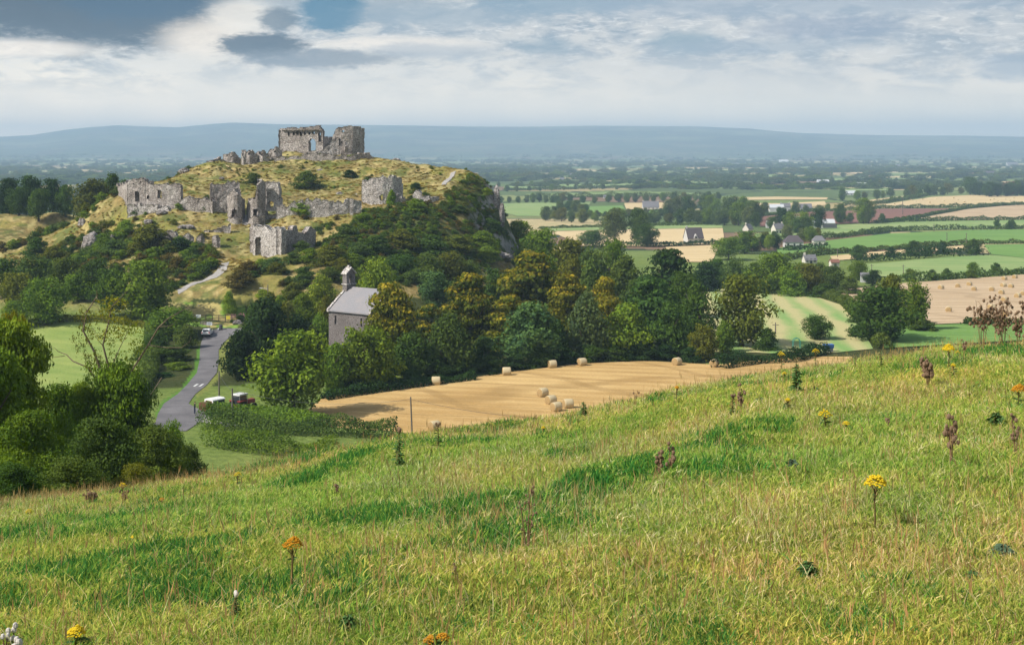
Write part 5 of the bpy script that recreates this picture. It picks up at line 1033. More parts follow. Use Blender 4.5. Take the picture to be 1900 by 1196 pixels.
# houses
def house(px, py, wpx, label, wall='house_wall', roof='grey_roof', rz=0, asp=.62, hw=2.7, rh=.75, chim=1, hip=False, wins=3, gable=False, name='house', cat='house', lift=0):
    x, y, z = hit(px, py); w = wpx * y / F / (1 if not gable else 1); dp = w * asp; o = thing(name, (x, y, z), D2R(rz), label, cat)
    b = MB(); b.box(-w/2, w/2, 0, dp, -1.2, hw); b.build('wall', P_[wall], o); h2 = hw + dp * rh * .75; e = .35
    b = MB()
    if hip: b.add([(-w/2-e,-e,hw+.01),(w/2+e,-e,hw+.01),(w/2+e,dp+e,hw+.01),(-w/2-e,dp+e,hw+.01),(-w/4,dp/2,h2),(w/4,dp/2,h2)], [(0,1,5,4),(1,2,5),(2,3,4,5),(3,0,4),(3,2,1,0)])
    else: b.prismx([(-e, hw - .12), (dp/2, h2), (dp + e, hw - .12), (dp + e, hw + .12), (dp/2, h2 + .26), (-e, hw + .12)], -w/2 - .2, w/2 + .2)
    rf = b.build('roof', P_[roof], o)
    if not hip:
        for s in (-1, 1): b = MB(); b.prismx([(0, hw + .003), (dp, hw + .003), (dp/2, h2 - .05)], s * w/2 - (.3 if s > 0 else 0), s * w/2 + (.3 if s < 0 else 0)); b.build('gable', P_[wall], o)
    for c in range(chim): cx = (-w/2 + .6) if c == 0 else (w/2 - .6); b = MB(); b.box(cx - .4, cx + .4, dp/2 - .4, dp/2 + .4, h2 - .8, h2 + 1.1); b.build('chimney', P_[wall], rf)
    n = wins
    for k in range(n): cx = -w/2 + w * (k + .5) / n; b = MB(); b.box(cx - .5, cx + .5, -.06, .04, .8 if k != n // 2 else .02, 2.1); b.build('window' if k != n // 2 else 'door', P_['car_glass'], o)
    return o
h = house(1291, 452.5, 31, 'white house with steep dark roof and gable in the pale stubble', roof='dark_roof', rz=14, hw=3.0, rh=1.1, asp=.75)
b = MB(); b.prism([(-1.6, 2.9), (1.6, 2.9), (0, 5.6)], -.5, 3.0); b.build('gable', P_['house_wall'], h); b = MB(); b.box(-.6, .6, -.56, -.5, 3.2, 4.2); b.build('window', P_['car_glass'], h)
house(1208, 389, 30, 'white bungalow with grey roof below the gold strip', chim=2, wins=4); house(1442, 393, 26, 'larger white barn left of the others over the ploughed field', roof='shed_roof', wins=1, chim=0, hw=4, rh=.5, name='barn', cat='barn'); house(1458, 392, 18, 'narrow white house between the white barns', chim=2, hw=4.5); house(1496, 391, 22, 'low white barn with grey roof right of the others', wins=2, chim=0, name='barn', cat='barn')
o = house(1522, 424, 54, 'long pale roofed farm shed below the ploughed field', 'light_grey', 'shed_roof', -4, .45, 4, .35, 0, wins=1, name='farm_shed', cat='farm shed'); b = MB(); b.box(2, 12, -.08, .02, .3, 3.4); b.build('bay_shade_panel', P_['shed_dark'], o)  # flat dark panel: shade of an open bay put into its colour
house(1488, 415, 20, 'small white roofed shed behind the dark farm tree', 'light_grey', 'shed_roof', 20, .6, 4, .4, 0, wins=1, name='farm_shed', cat='farm shed'); house(1448, 434, 21, 'grey stone farmhouse with chimneys beside the dark farm tree', 'cream_wall', 'grey_roof', 25, .7, 3.2, .9, 2); house(1428, 423, 12, 'small white cottage left of the farm trees', wins=1, chim=1)
house(1393, 433, 16, 'grey cottage half hidden behind hedgerow trees', 'cream_wall', 'grey_roof', 50, .8, 3, .9, 1); house(1474, 459, 34, 'white house with wide hipped grey roof', roof='dark_roof', hip=True, rh=.7, chim=0, wins=3, asp=.7); house(1521, 456, 22, 'small pale garage with pyramid roof', 'cream_wall', hip=True, chim=0, wins=1, asp=.8, rh=.7, name='garage', cat='garage')
house(1505, 489, 23, 'grey roofed house deep among the trees', 'cream_wall', 'grey_roof', 12, .7, 1.4, .8, 1); house(1611, 524, 26, 'white walled house at the yard by the big dark domed tree', roof='grey_roof', rz=-8, asp=.5, chim=0, hw=2.2, rh=.5, wins=2); house(1381, 470, 15, 'small grey cottage below the white gabled house', 'light_grey', 'grey_roof', 0, .8, 3, .9, 0, wins=1); house(1550, 499, 16, 'low pale outbuilding left of the white walled yard', 'cream_wall', 'red_roof', 10, .7, 2.6, .6, 0, wins=1)
for px, py, w, l, rf, hw in ((1775,325.5,24,'white farmhouse on the right skyline, left of the three','dark_roof',6),(1801,326.5,16,'middle cream gabled house of three on the right skyline','red_roof',5),(1838,325,26,'white house with dark roof, right of the three on the right skyline','dark_roof',5),(1600,346,20,'white house among far trees left of the dark grove','shed_roof',4),(1580,362,22,'pale grey shed over the far gold field','shed_roof',4),(1710,330,18,'pale roofed house among far hedges','shed_roof',4),(1672,342,14,'small white house above the far gold fields','grey_roof',4),(1528,343,26,'cream building with flat front on the far plain','shed_roof',6),(1124,368,10,'tiny white house in the thick hedgerow','grey_roof',4),(1043,335,10,'tiny white farmhouse left of the far tall trees','grey_roof',5),(1063,327,12,'faint white farmhouse on the far plain','grey_roof',6),(1275,336,9,'tiny white house among the far hedgerows','grey_roof',4),(1365,308,16,'faint long white shed in the haze','shed_roof',6),(1455,302,20,'faint pale factory shed far in the haze','shed_roof',7),(1712,311,14,'faint white house low in the haze at right','grey_roof',6),(1880,308,24,'faint row of white houses at the right edge','grey_roof',6),(1665,309,12,'faint pale house right of centre plain','grey_roof',5),(1500,320,16,'pale farmhouse beyond the tall far trees','grey_roof',5),(1555,303,14,'farthest pale house over the right plain','grey_roof',6),(1400,331,12,'small pale house beside the far hedgerow trees','grey_roof',4),(1620,331,16,'small cream farm on the plain left of the right skyline','red_roof',4)):
    house(px, py, w * .85, l, roof=rf, hw=hw * .65, rh=.55, chim=0 if w < 14 else 1, wins=2 if w < 20 else 3, asp=.6)
# --- instanced cover (nobody could count it): geometry nodes put clumps on points
def scatter(name, pts, rot, scl, idx, meshes, mats, col=None, label=None):
    src = bpy.data.collections.new(name + '_clumps')
    for k, me in enumerate(meshes):
        if col:
            c = col[k % len(col)]; me = me.copy(); me.materials.clear()
            if 'cover_' + c not in M: M['cover_' + c] = leafmat('leaf_cover_' + c, None, LEAFC[c])
            me.materials.append(M['cover_' + c])
        o = bpy.data.objects.new(f'{name}_clump_{k:02d}', me)
        src.objects.link(o)
    me = bpy.data.meshes.new(name); me.vertices.add(len(pts)); me.vertices.foreach_set('co', np.asarray(pts, np.float32).ravel())
    a = me.attributes.new('rot', 'FLOAT_VECTOR', 'POINT'); a.data.foreach_set('vector', np.asarray(rot, np.float32).ravel())
    a = me.attributes.new('scl', 'FLOAT_VECTOR', 'POINT'); a.data.foreach_set('vector', np.asarray(scl, np.float32).ravel())
    a = me.attributes.new('idx', 'INT', 'POINT'); a.data.foreach_set('value', np.asarray(idx, np.int32))
    o = link(bpy.data.objects.new(name, me)); ng = bpy.data.node_groups.new(name, 'GeometryNodeTree')
    ng.interface.new_socket('Geometry', in_out='INPUT', socket_type='NodeSocketGeometry'); ng.interface.new_socket('Geometry', in_out='OUTPUT', socket_type='NodeSocketGeometry')
    gi = ng.nodes.new('NodeGroupInput'); go = ng.nodes.new('NodeGroupOutput'); ip = ng.nodes.new('GeometryNodeInstanceOnPoints'); ci = ng.nodes.new('GeometryNodeCollectionInfo')
    ci.inputs['Collection'].default_value = src; ci.inputs['Separate Children'].default_value = True; ci.inputs['Reset Children'].default_value = True
    def na(n, t): q = ng.nodes.new('GeometryNodeInputNamedAttribute'); q.data_type = t; q.inputs['Name'].default_value = n; return next(s for s in q.outputs if s.enabled and s.name == 'Attribute')
    L = ng.links.new; L(gi.outputs[0], ip.inputs['Points']); L(ci.outputs[0], ip.inputs['Instance']); ip.inputs['Pick Instance'].default_value = True
    L(na('idx', 'INT'), ip.inputs['Instance Index']); L(na('rot', 'FLOAT_VECTOR'), ip.inputs['Rotation']); L(na('scl', 'FLOAT_VECTOR'), ip.inputs['Scale']); L(ip.outputs[0], go.inputs[0])
    md = o.modifiers.new('scatter', 'NODES'); md.node_group = ng
    return tag(o, label, None, None, 'stuff')
g = np.random.default_rng(21)
# far woodland and hedgerow trees of the plain, along the small fields' boundaries
N = 90000; y = np.exp(g.uniform(np.log(1250), np.log(9500), N)); x = g.uniform(-.42, .46, N) * y
_, e = cells(x, y); wood = fbm(x / 420, y / 260, 71); p = np.clip((e < .05) * .55 + (wood > .62) * .7 + (y > 3000) * .03, 0, 1)
u = CX + F * x / y
p = np.where((y < 2300) & (u > 900) & (u < 2000), p * .0, p); p = np.where((y < 3000) & (u > 900) & (e > .06), p * .25, p)
k = g.random(N) < p; x, y = x[k][:9000], y[k][:9000]; n = len(x); s = g.uniform(5.5, 12, n) * (1 + .25 * (y > 3000))
fm = [VAR['far'][i % 3] for i in range(9)]
scatter('far_woodland', np.stack([x, y, gz(x, y) - .5], 1), np.stack([np.zeros(n), np.zeros(n), g.normal(.15, .25, n) + 3.14159 * g.integers(0, 2, n)], 1), np.stack([s * np.where(g.random(n) < .55, g.uniform(2.5, 6, n), g.uniform(.9, 1.7, n)), s * g.uniform(.9, 1.4, n), s * g.uniform(.55, 1.1, n)], 1), g.integers(0, 9, n), fm, None, ['dim', 'dark', 'dim', 'olive', 'dark', 'grey', 'mid', 'dim', 'deep'], 'far hedgerow trees and woods scattered over the hazy plain')
# scrub on the rock and under the wood
N = 60000; x = g.uniform(-150, 150, N); y = g.uniform(205, 470, N); hm = res_z(x, y); q = fbm(x / 8, y / 8, 91)
dens = inpoly(x, y, SCRUB) * sstep(.30, .48, q + .1) * .62 + (inpoly(x, y, LOWL) & (hm > 2.5)) * sstep(.36, .48, q) * .7 + (hm > 9) * (hill_slope(x, y) > .35) * sstep(.54, .62, fbm(x / 6, y / 6, 93)) * .22
dens = np.maximum(dens, (hm > 3) * (x > -16) * (y < 450) * (hill_slope(x, y) > .9) * .30)
k = g.random(N) < dens; x, y = x[k], y[k]; n = len(x); s = g.uniform(.7, 2.2, n) * (1 + .5 * (fbm(x / 12, y / 12, 94) > .55)); top = res_z(x, y) > 20; s = np.where(top & (y > 400), s * .6, s); s = np.where(x > -60, np.minimum(s, 1.5), s)
scatter('scrub', np.stack([x, y, gz(x, y) - .1], 1), np.stack([np.zeros(n), np.zeros(n), g.uniform(0, 6.28, n)], 1), np.stack([s * 1.5, s * 1.5, s * .9], 1), g.integers(0, 9, n), fm, None, ['dim', 'mid', 'olive', 'dark', 'mid', 'dim', 'dark', 'bramble', 'dim'], 'low scrub and brambles over the flanks of the rock')
# dry tussocks that roughen the grass of the rock
N = 42000; x = g.uniform(-150, 5, N); y = g.uniform(330, 470, N); hm = res_z(x, y); k = (hm > 6) & (hill_slope(x, y) < 1.3) & (g.random(N) < .35 + .5 * (fbm(x / 5, y / 5, 95) > .5)); x, y = x[k][:9000], y[k][:9000]; n = len(x); s = g.uniform(.35, 1.0, n)
scatter('hill_grass', np.stack([x, y, gz(x, y) - .05], 1), np.stack([np.zeros(n), np.zeros(n), g.uniform(0, 6.28, n)], 1), np.stack([s * 1.6, s * 1.3, s * .30], 1), np.clip((fbm(x / 9, y / 9, 41) * 14 - 4.6 + g.normal(0, 1.1, n)).astype(int), 0, 6), fm[:7], None, ['straw', 'straw', 'drygrass', 'drygrass', 'drygrass', 'hillgreen', 'hillgreen'], 'dry tussocky grass over the castle rock')
# ================================================================== NEAR HILLSIDE: grass and wild plants
mg, nt, out = mat('grass_blades'); P = pos(nt)
a = nd(nt, 'ShaderNodeAttribute', attribute_name='Col').outputs['Color']; n1 = noise(nt, .55, 4, .6, P); n2 = noise(nt, .13, 3, .5, P)
c = mixc(nt, 1.0, a, ramp(nt, n1, [(.3, (.75, .88, .8)), (.7, (1.3, 1.12, 1.1))]), 'MULTIPLY'); c = mixc(nt, 1.0, c, ramp(nt, n2, [(.3, (.85, .98, .9)), (.7, (1.18, 1.02, 1.0))]), 'MULTIPLY')
d_ = nd(nt, 'ShaderNodeBsdfDiffuse', {'Color': c}); t_ = nd(nt, 'ShaderNodeBsdfTranslucent', {'Color': c}); mx = nd(nt, 'ShaderNodeMixShader', {0: .4, 1: d_.outputs[0], 2: t_.outputs[0]}); nt.links.new(mx.outputs[0], out.inputs['Surface'])
GC = {'green': (.24, .385, .06), 'lime': (.45, .50, .115), 'straw': (.60, .52, .24), 'pale': (.70, .64, .38), 'lush': (.075, .24, .05), 'deep': (.05, .16, .045), 'ochre': (.36, .25, .11)}
def clump(seed, nb, rad, h, w, cols, lean=.45, seedhead=0):
    g = np.random.default_rng(seed); V = []; Q = []; CL = []; names = list(cols); pr = np.array([cols[k] for k in names]); pr = pr / pr.sum()
    for k in range(nb):
        r = rad * math.sqrt(g.random()); a = g.uniform(0, 6.283); bx, by = r * math.cos(a), r * math.sin(a); hh = h * g.uniform(.45, 1.15); ln = hh * g.uniform(.1, 1) * lean; la = g.uniform(0, 6.283); fa = g.uniform(0, 6.283)
        dx, dy = math.cos(la) * ln, math.sin(la) * ln; wx, wy = math.cos(fa) * w, math.sin(fa) * w; c = np.array(GC[names[g.choice(len(names), p=pr)]]) * g.uniform(.75, 1.25); b = len(V)
        for q, ww in ((0, 1), (.4, .9), (.75, .6), (1, .12)):
            x, y, z = bx + dx * q * q, by + dy * q * q, hh * (q - .18 * lean * q * q) - .03
            V += [(x - wx * ww, y - wy * ww, z), (x + wx * ww, y + wy * ww, z)]
        for q in range(3): Q.append((b + 2*q, b + 2*q + 1, b + 2*q + 3, b + 2*q + 2)); CL.append(c)
        if g.random() < seedhead:
            x, y, z = bx + dx, by + dy, hh * (1 - .18 * lean); b = len(V); s_ = w * 2.6; c2 = np.array(GC['ochre']) * g.uniform(.7, 1.3); V += [(x, y, z - .1), (x + wx / w * s_, y + wy / w * s_, z - .03), (x + dx * .12, y + dy * .12, z + .06), (x - wx / w * s_, y - wy / w * s_, z - .03)]; Q.append((b, b+1, b+2, b+3)); CL.append(c2)
    me = npmesh('clump', V, Q, {'Col': ('FLOAT_COLOR', 'FACE', np.array(CL))}); me.materials.append(mg); return me
CLP = [clump(s, 140, .26, .072, .0040, {'green': 4, 'lime': 6, 'straw': 1.4, 'lush': .6}, .9) for s in range(3)] + [clump(s, 130, .25, .085, .0038, {'straw': 2.0, 'pale': 1.6, 'lime': 4, 'green': 1.6}, .9) for s in (3, 4, 5)] \
    + [clump(s, 135, .24, .112, .0048, {'lush': 4, 'deep': 1.2, 'green': 2.2}, .6) for s in (6, 7, 8)] + [clump(s, 7, .3, .30, .0018, {'straw': 2, 'pale': 4, 'ochre': .5}, .9, .6) for s in (9, 10, 11)]
g = np.random.default_rng(77)
N = 125000; y = np.exp(g.uniform(np.log(6.0), np.log(62), N)); x = g.uniform(-1, 1, N) * (.40 * y + 5); n = N
drop, u = fg_parts(x, y); e = .4
ter = streak(x, y, drop); lushf = .8 * sstep(.60, .78, ter + (fbm(x / .45, y / .45, 96) - .5) * 1.1) * sstep(.42, .54, fbm(x / 2, y / 2, 99)); dry = fbm(x / 3.2, y / 3.2, 97, 3) + (y > 30) * .06 + np.clip((900 - u) / 900, 0, 1) * .05 * (y > 22) + np.clip((u - 1500) / 400, 0, 1) * .05
r = g.random(N); idx = np.where(r < lushf, 6 + g.integers(0, 3, N), np.where(dry + (g.random(N) - .5) * .25 > .545, 3 + g.integers(0, 3, N), g.integers(0, 3, N)))
tall = (g.random(N) < .035 + .10 * (u < 700) * sstep(24, 34, y) + .10 * sstep(.52, .66, dry) + .22 * sstep(34, 42, y) * (.25 + 1.1 * np.clip(np.abs(u - 950) / 950, 0, 1))) & (lushf < .5); idx = np.where(tall, 9 + g.integers(0, 3, N), idx)
s = g.uniform(.7, 1.3, N) * (1 + y / 45); hz = np.where(tall, g.uniform(.7, 1.25, N) * (1 + y / 110), g.uniform(.65, 1.2, N) * (1 + y / 75)) * np.where(idx >= 9, 1, 1); s = np.where(tall, np.minimum(s, 1.4), s)
scatter('grass', np.stack([x, y, gz(x, y)], 1), np.stack([g.normal(0, .12, N), g.normal(0, .12, N), g.uniform(0, 6.28, N)], 1), np.stack([s, s, hz], 1), idx, CLP, None, None, 'rough green and straw coloured grass over the near hillside')
# --- plants picked out of the grass
def plain(name, a, b, tr=.2):
    m, nt, out = mat(name); n = noise(nt, 14, 4, .6, objco(nt)); c = mixc(nt, n, a, b); d = nd(nt, 'ShaderNodeBsdfDiffuse', {'Color': c}); t = nd(nt, 'ShaderNodeBsdfTranslucent', {'Color': c}); mx = nd(nt, 'ShaderNodeMixShader', {0: tr, 1: d.outputs[0], 2: t.outputs[0]}); nt.links.new(mx.outputs[0], out.inputs['Surface']); return m
MP = {'stem': plain('stem', (.09, .075, .03), (.17, .12, .05), 0), 'drystem': plain('dry_stem', (.13, .075, .045), (.24, .15, .09), 0), 'leafp': plain('plant_leaf', (.05, .105, .035), (.11, .20, .06)), 'yellow': plain('yellow_florets', (.62, .42, .02), (.80, .62, .04)), 'orange': plain('orange_florets', (.42, .17, .02), (.62, .33, .03)), 'seed': plain('brown_seed_head', (.14, .09, .055), (.31, .21, .135)), 'down': plain('thistle_down', (.55, .50, .45), (.72, .68, .64)), 'greyleaf': plain('grey_leaf', (.06, .11, .065), (.13, .19, .11))}
def fg(px, py):
    p = hit(px, py, 5, 80)
    return p if p[1] < 46 else at(px, 40.5)
def tall_to(px, py, y, z): return max(.06, CAMZ - (py - YH) / F * y - z)
def leaf_strip(b, p, d, L, w, droop=.4, n=4):
    d = Vector(d).normalized(); s = d.cross(Vector((0, 0, 1))); s = s.normalized() if s.length > .01 else Vector((1, 0, 0)); a_ = R.uniform(-1.2, 1.2); s = s * math.cos(a_) + d.cross(s) * math.sin(a_); vs = []
    for i in range(n + 1): t = i / n; c = Vector(p) + d * L * t - Vector((0, 0, 1)) * droop * L * t * t; ww = w * math.sin(math.pi * (.12 + .85 * t)) * (1 if i % 2 == 0 else .8); vs += [c - s * ww, c + s * ww]
    b.add(vs, [(2*i, 2*i+1, 2*i+3, 2*i+2) for i in range(n)])
def heads(b, c, r, h, n, sz, seed):
    g = random.Random(seed)
    for k in range(n):
        a = k * 2.39996; q = math.sqrt((k + .5) / n); p = (c[0] + r * q * math.cos(a), c[1] + r * q * math.sin(a), c[2] + h * (1 - q * q) * (.75 + .35 * math.sin(a * .5) ** 2) + g.uniform(-.12, .12) * r); b.ball(p, sz * g.uniform(.8, 1.25), 6, 4, (1, 1, .7))
def ragwort(px, py, ppx, label, col='yellow', hw=None, leaves=True, bare=False):
    x, y, z = fg(px, py); H = tall_to(px, py - ppx, y, z); o = thing('ragwort', (x, y, z), R.uniform(0, 6), label, 'wildflower', 'ragwort plants in the grass'); r = (hw or 38) * y / F / 2; g = random.Random(int(px)); b = MB()
    b.tube([(0, 0, -.05), (.01, 0, H * .4), (.0, .01, H * .72), (0, 0, H * .86)], [.012, .010, .009, .007], 6)
    for k in range(9): a = k * 2.4; q = .35 + .6 * (k % 3) / 2; b.tube([(0, 0, H * (.62 + .02 * k)), (math.cos(a) * r * q * .6, math.sin(a) * r * q * .6, H * .84), (math.cos(a) * r * q, math.sin(a) * r * q, H * .94)], [.004, .003, .0025], 4)
    b.build('stem', MP['stem'], o); b = MB(); heads(b, (0, 0, H * .90), r, r * .85, 95 if ppx > 40 else 34, max(.010, r * .13), int(px)); b.build('flower_head', MP[col], o)
    if leaves:
        for k in range(5 if bare else 11): b = MB(); a = k * 2.2; zz = H * (.62 + .025 * k if bare else .08 + .055 * k); leaf_strip(b, (0, 0, zz), (math.cos(a), math.sin(a), .5), .06 if bare else .13, .014 if bare else .02); b.build('leaf', MP['leafp'], o)
for a in [(543,1122,122,'tall ragwort with rusty orange flower head on a bare stem','orange',36,True,True), (1624,990,102,'tall ragwort with dense golden head at the right','yellow',40,True,True), (1760,690,46,'golden ragwort near the dry grass brow at right','yellow',22), (1777,672,18,'small lemon ragwort right of the golden one on the brow','yellow',11), (1769,700,24,'lowest small ragwort below the golden one on the brow','yellow',9),
          (1531,800,32,'low bright yellow ragwort left of two in mid right grass','yellow',26), (1570,805,20,'small ragwort right of the low bright yellow one','yellow',14), (141,1215,44,'ragwort head cut by the bottom edge at far left','yellow',34), (822,1215,34,'orange yellow ragwort head at the bottom edge left of centre','orange',26), (797,1218,32,'rusty flower head beside the one at the bottom edge','orange',24), (1890,765,45,'orange ragwort at the right picture edge','orange',26),
          (441,908,30,'upright yellow ragwort on the left brow','yellow',14), (55,975,28,'flat yellow ragwort on the brow at far left','yellow',15), (228,928,30,'yellow ragwort before the dark near thicket','yellow',14), (300,945,20,'small orange yellow ragwort right of the thistle stubs','orange',10), (247,1010,15,'small yellow ragwort low on the left slope','yellow',7), (1462,765,25,'small yellow ragwort under the large green thistle','yellow',10), (1456,715,24,'small ragwort beside the rusty tuft on the brow','yellow',9), (1450,655+22,24,'lone ragwort on the brow under the striped field','yellow',14), (1514,668,20,'pale yellow ragwort on the brow below the small round tree','yellow',14), (1256,757,42,'thin ragwort with small orange head on the middle brow','orange',8), (965,1200,16,'single yellow floret stalk at the bottom edge','yellow',9), (520,868,12,'tiny ragwort on the brow left of the big green thistle','yellow',8), (1008,810,18,'tiny yellow ragwort right of the leafy nettle clump','yellow',8)]: ragwort(*a)
def thistle(px, py, ppx, wpx, label, m='leafp', head=None, n=60, spread=1.0):
    x, y, z = fg(px, py); H = tall_to(px, py - ppx, y, z); W = wpx * y / F / 2; o = thing('thistle', (x, y, z), R.uniform(0, 6), label, 'thistle', 'green thistles in the grass'); b = MB(); b.tube([(0, 0, -.05), (.01, .01, H * .5), (0, 0, H)], [.012, .010, .006], 6); b.build('stem', MP['stem'], o); b = MB(); g = random.Random(int(px * 3))
    for k in range(n): t = k / n; a = k * 2.39996; L = W * (1.15 - .75 * t ** 1.4) * g.uniform(.7, 1.2); leaf_strip(b, (0, 0, H * (.05 + .9 * t)), (math.cos(a), math.sin(a), .55), L, min(.03, max(.014, L * .2)), .5)
    b.build('foliage', MP[m], o)
    if head: 
        for k in range(3): b = MB(); b.ball((W * .25 * (k - 1), .01 * k, H * (1.0 - .05 * (k % 2))), max(.018, W * .2), 8, 6, (1, 1, 1.2)); b.build('flower_head', MP[head], o)
for a in [(740,872,76,34,'tall dark green thistle on the brow left of the leaning pole','leafp','seed',70), (812,836,50,24,'spiky thin thistle right of the tall dark green one','leafp','seed',26), (1083,784,40,30,'bushy dark nettle like clump in front of the stubble','leafp',None,70), (1478,732,60,34,'largest leafy green thistle on the right brow','leafp',None,80), (436,1160,60,30,'dark thistle with white downy head at lower left','leafp','down',60), (1588,690,34,14,'left thin thistle of a pair on the right brow','leafp',None,24), (1634,688,40,16,'right thistle of a pair on the right brow','leafp',None,30), (1360,778,45,26,'brownish green thistle clump under the brow','leafp','seed',30), (1512,735,20,26,'low leafy thistle right of the largest one','leafp',None,40), (1340,768,16,16,'small dark thistle left of the brownish clump','leafp',None,24),
          (645,1172,32,54,'wide dark thistle rosette near the bottom left','leafp',None,60), (1848,792,28,46,'dark broad leaved rosette in the right grass','leafp',None,60), (1860,1035,26,66,'grey green broad rosette at the right edge','greyleaf',None,60), (1470,870,18,44,'grey green rosette in the middle right grass','greyleaf',None,40), (1500,1075,34,62,'large dark rosette in the lush strip lower right','leafp',None,60), (1410,760,24,36,'pale grey leafy clump left of the largest thistle','greyleaf',None,40), (1805,1080,22,50,'dark green rosette low at the right','leafp',None,40)]: thistle(*a)
def dry_plant(px, py, ppx, wpx, label, n=5, nh=8, hs=.022, m='seed', name='dead_thistle'):
    x, y, z = fg(px, py); H = tall_to(px, py - ppx, y, z); W = wpx * y / F / 2; o = thing(name, (x, y, z), 0, label, 'dead thistle', 'dried brown plants in the grass'); g = random.Random(int(px * 7)); 
    for k in range(n):
        a = g.uniform(0, 6.28); hh = H * g.uniform(.72, 1.0) if k else H; dx, dy = math.cos(a) * W * g.uniform(.2, .8), math.sin(a) * W * g.uniform(.2, .8); b = MB(); b.tube([(dx * .1, dy * .1, -.05), (dx * .4, dy * .4, hh * .45), (dx, dy, hh)], [.009, .007, .004], 5); hd = MB(); one = []
        for q in range(nh):
            if nh <= 5: hd = MB()
            t = g.uniform(.45, 1.02); p = Vector((dx * t * t, dy * t * t, hh * t)); e = p + Vector((g.uniform(-1, 1) * W * .5, g.uniform(-1, 1) * W * .5, g.uniform(.02, .09))); b.tube([p, e], [.004, .003], 4); hd.ball(e, hs * g.uniform(.7, 1.4), 6, 5, (1, 1, 1.25)); one.append(hd)
            leaf_strip(hd, p, (g.uniform(-1, 1), g.uniform(-1, 1), .2), W * .5, .008, .9)
        s_ = b.build('stalk', MP['drystem'], o); [h_.build('seed_head', MP[m], s_) for h_ in dict.fromkeys(one)]
for a in [(1822,648,92,55,'left clump of tall dead brown thistles on the right brow',6,12,.034), (1862,648,95,60,'middle tallest clump of dead brown thistles on the right brow',8,13,.034), (1888,650,70,36,'right clump of dead brown thistles on the right brow',5,11,.032), (1905,650,90,30,'dead brown thistle cut by the right edge on the brow',5,10,.032), (1788,668,38,14,'single dead thistle stalk left of the brown clumps',2,5,.026), (1722,718,46,28,'dense fluffy brown dead thistle below the brow at right',6,14,.024), (1765,872,90,46,'tall dry dock with pale seed heads in the right grass',5,4,.026), (1885,850,70,20,'dry stalk near the right edge',3,5,.018),
          (1243,888,52,26,'brown thistle pair right part in mid grass',3,5,.018), (1222,888,44,20,'brown thistle pair left part in mid grass',3,5,.018), (978,1032,118,44,'tall spindly dead thistle with dark tips in the centre',3,4,.009), (985,940,26,14,'small dark headed thistle above the spindly one',2,3,.013), (624,928,22,12,'single dark thistle head in the left middle grass',2,3,.018), (232,938,24,22,'group of dark thistle stubs on the left brow',4,3,.022), (172,940,24,34,'rust coloured dead dock tuft on the left brow',6,8,.022), (1375,775,52,22,'rusty dead stalk behind the brownish thistle clump',3,7,.018), (1180,742,20,12,'small dark dead heads on the brow before the stubble',2,3,.022), (1645,800,20,14,'small dark spike in the right middle grass',2,4,.014), (845,1080,14,14,'small dark dead head low in the centre grass',2,3,.012)]: dry_plant(*a)
for px, py, l in ((20,1196,'left of three white downy thistle heads at the bottom left corner'),(32,1215,'middle of three white downy thistle heads at the bottom left corner'),(8,1205,'outermost white downy thistle head at the bottom left corner')): dry_plant(px, py + 20, 36, 18, l, 2, 3, .020, 'down')
# ================================================================== AIR, SKY, LIGHT, CAMERA
SUN_AZ, SUN_EL = D2R(-116), D2R(43)
hz = MB(); hz.box(-9500, 9500, -120, 17400, -46, 318)
m_haze = bpy.data.materials.new('haze'); m_haze.use_nodes = True; nt = m_haze.node_tree; nt.nodes.clear()
out = nt.nodes.new('ShaderNodeOutputMaterial')
pv = nd(nt, 'ShaderNodeVolumePrincipled', {'Color': (.56, .79, 1.0, 1), 'Density': 1.3e-4, 'Anisotropy': 0.0}); nt.links.new(pv.outputs[0], out.inputs['Volume'])
tag(hz.build('haze', m_haze), kind='stuff')
w = bpy.data.worlds.new('World'); SC.world = w; w.use_nodes = True; nt = w.node_tree; nt.nodes.clear()
wo = nt.nodes.new('ShaderNodeOutputWorld')
sky = nd(nt, 'ShaderNodeTexSky', sky_type='NISHITA', sun_disc=False, sun_elevation=SUN_EL, sun_rotation=SUN_AZ % (2 * math.pi), air_density=1.0, dust_density=1.5)
bg_sky = nd(nt, 'ShaderNodeBackground', {'Color': sky.outputs[0], 'Strength': .10})
dirv = nd(nt, 'ShaderNodeTexCoord').outputs['Generated']
sp = nd(nt, 'ShaderNodeSeparateXYZ', {0: dirv})
az = mth(nt, 'MULTIPLY', mth(nt, 'ARCTAN2', sp.outputs[0], sp.outputs[1]), 57.2958)       # degrees east of the view
el = mth(nt, 'MULTIPLY', mth(nt, 'ARCSINE', sp.outputs[2]), 57.2958)
def AZd(px): return math.degrees(math.atan((px - CX) / F))
def ELd(py): return math.degrees(math.atan((YH - py) / F))
cv = nt.nodes.new('ShaderNodeCombineXYZ'); nt.links.new(az, cv.inputs[0]); nt.links.new(mth(nt, 'MULTIPLY', el, 3.0), cv.inputs[1])
V = cv.outputs[0]
n1 = noise(nt, .33, 7, .6, V, .6); n2 = noise(nt, .9, 6, .62, V, .4); n4 = noise(nt, 2.6, 6, .65, V, .5); n3 = noise(nt, .12, 4, .5, scalev(nt, V, (1, 1.6, 1)))
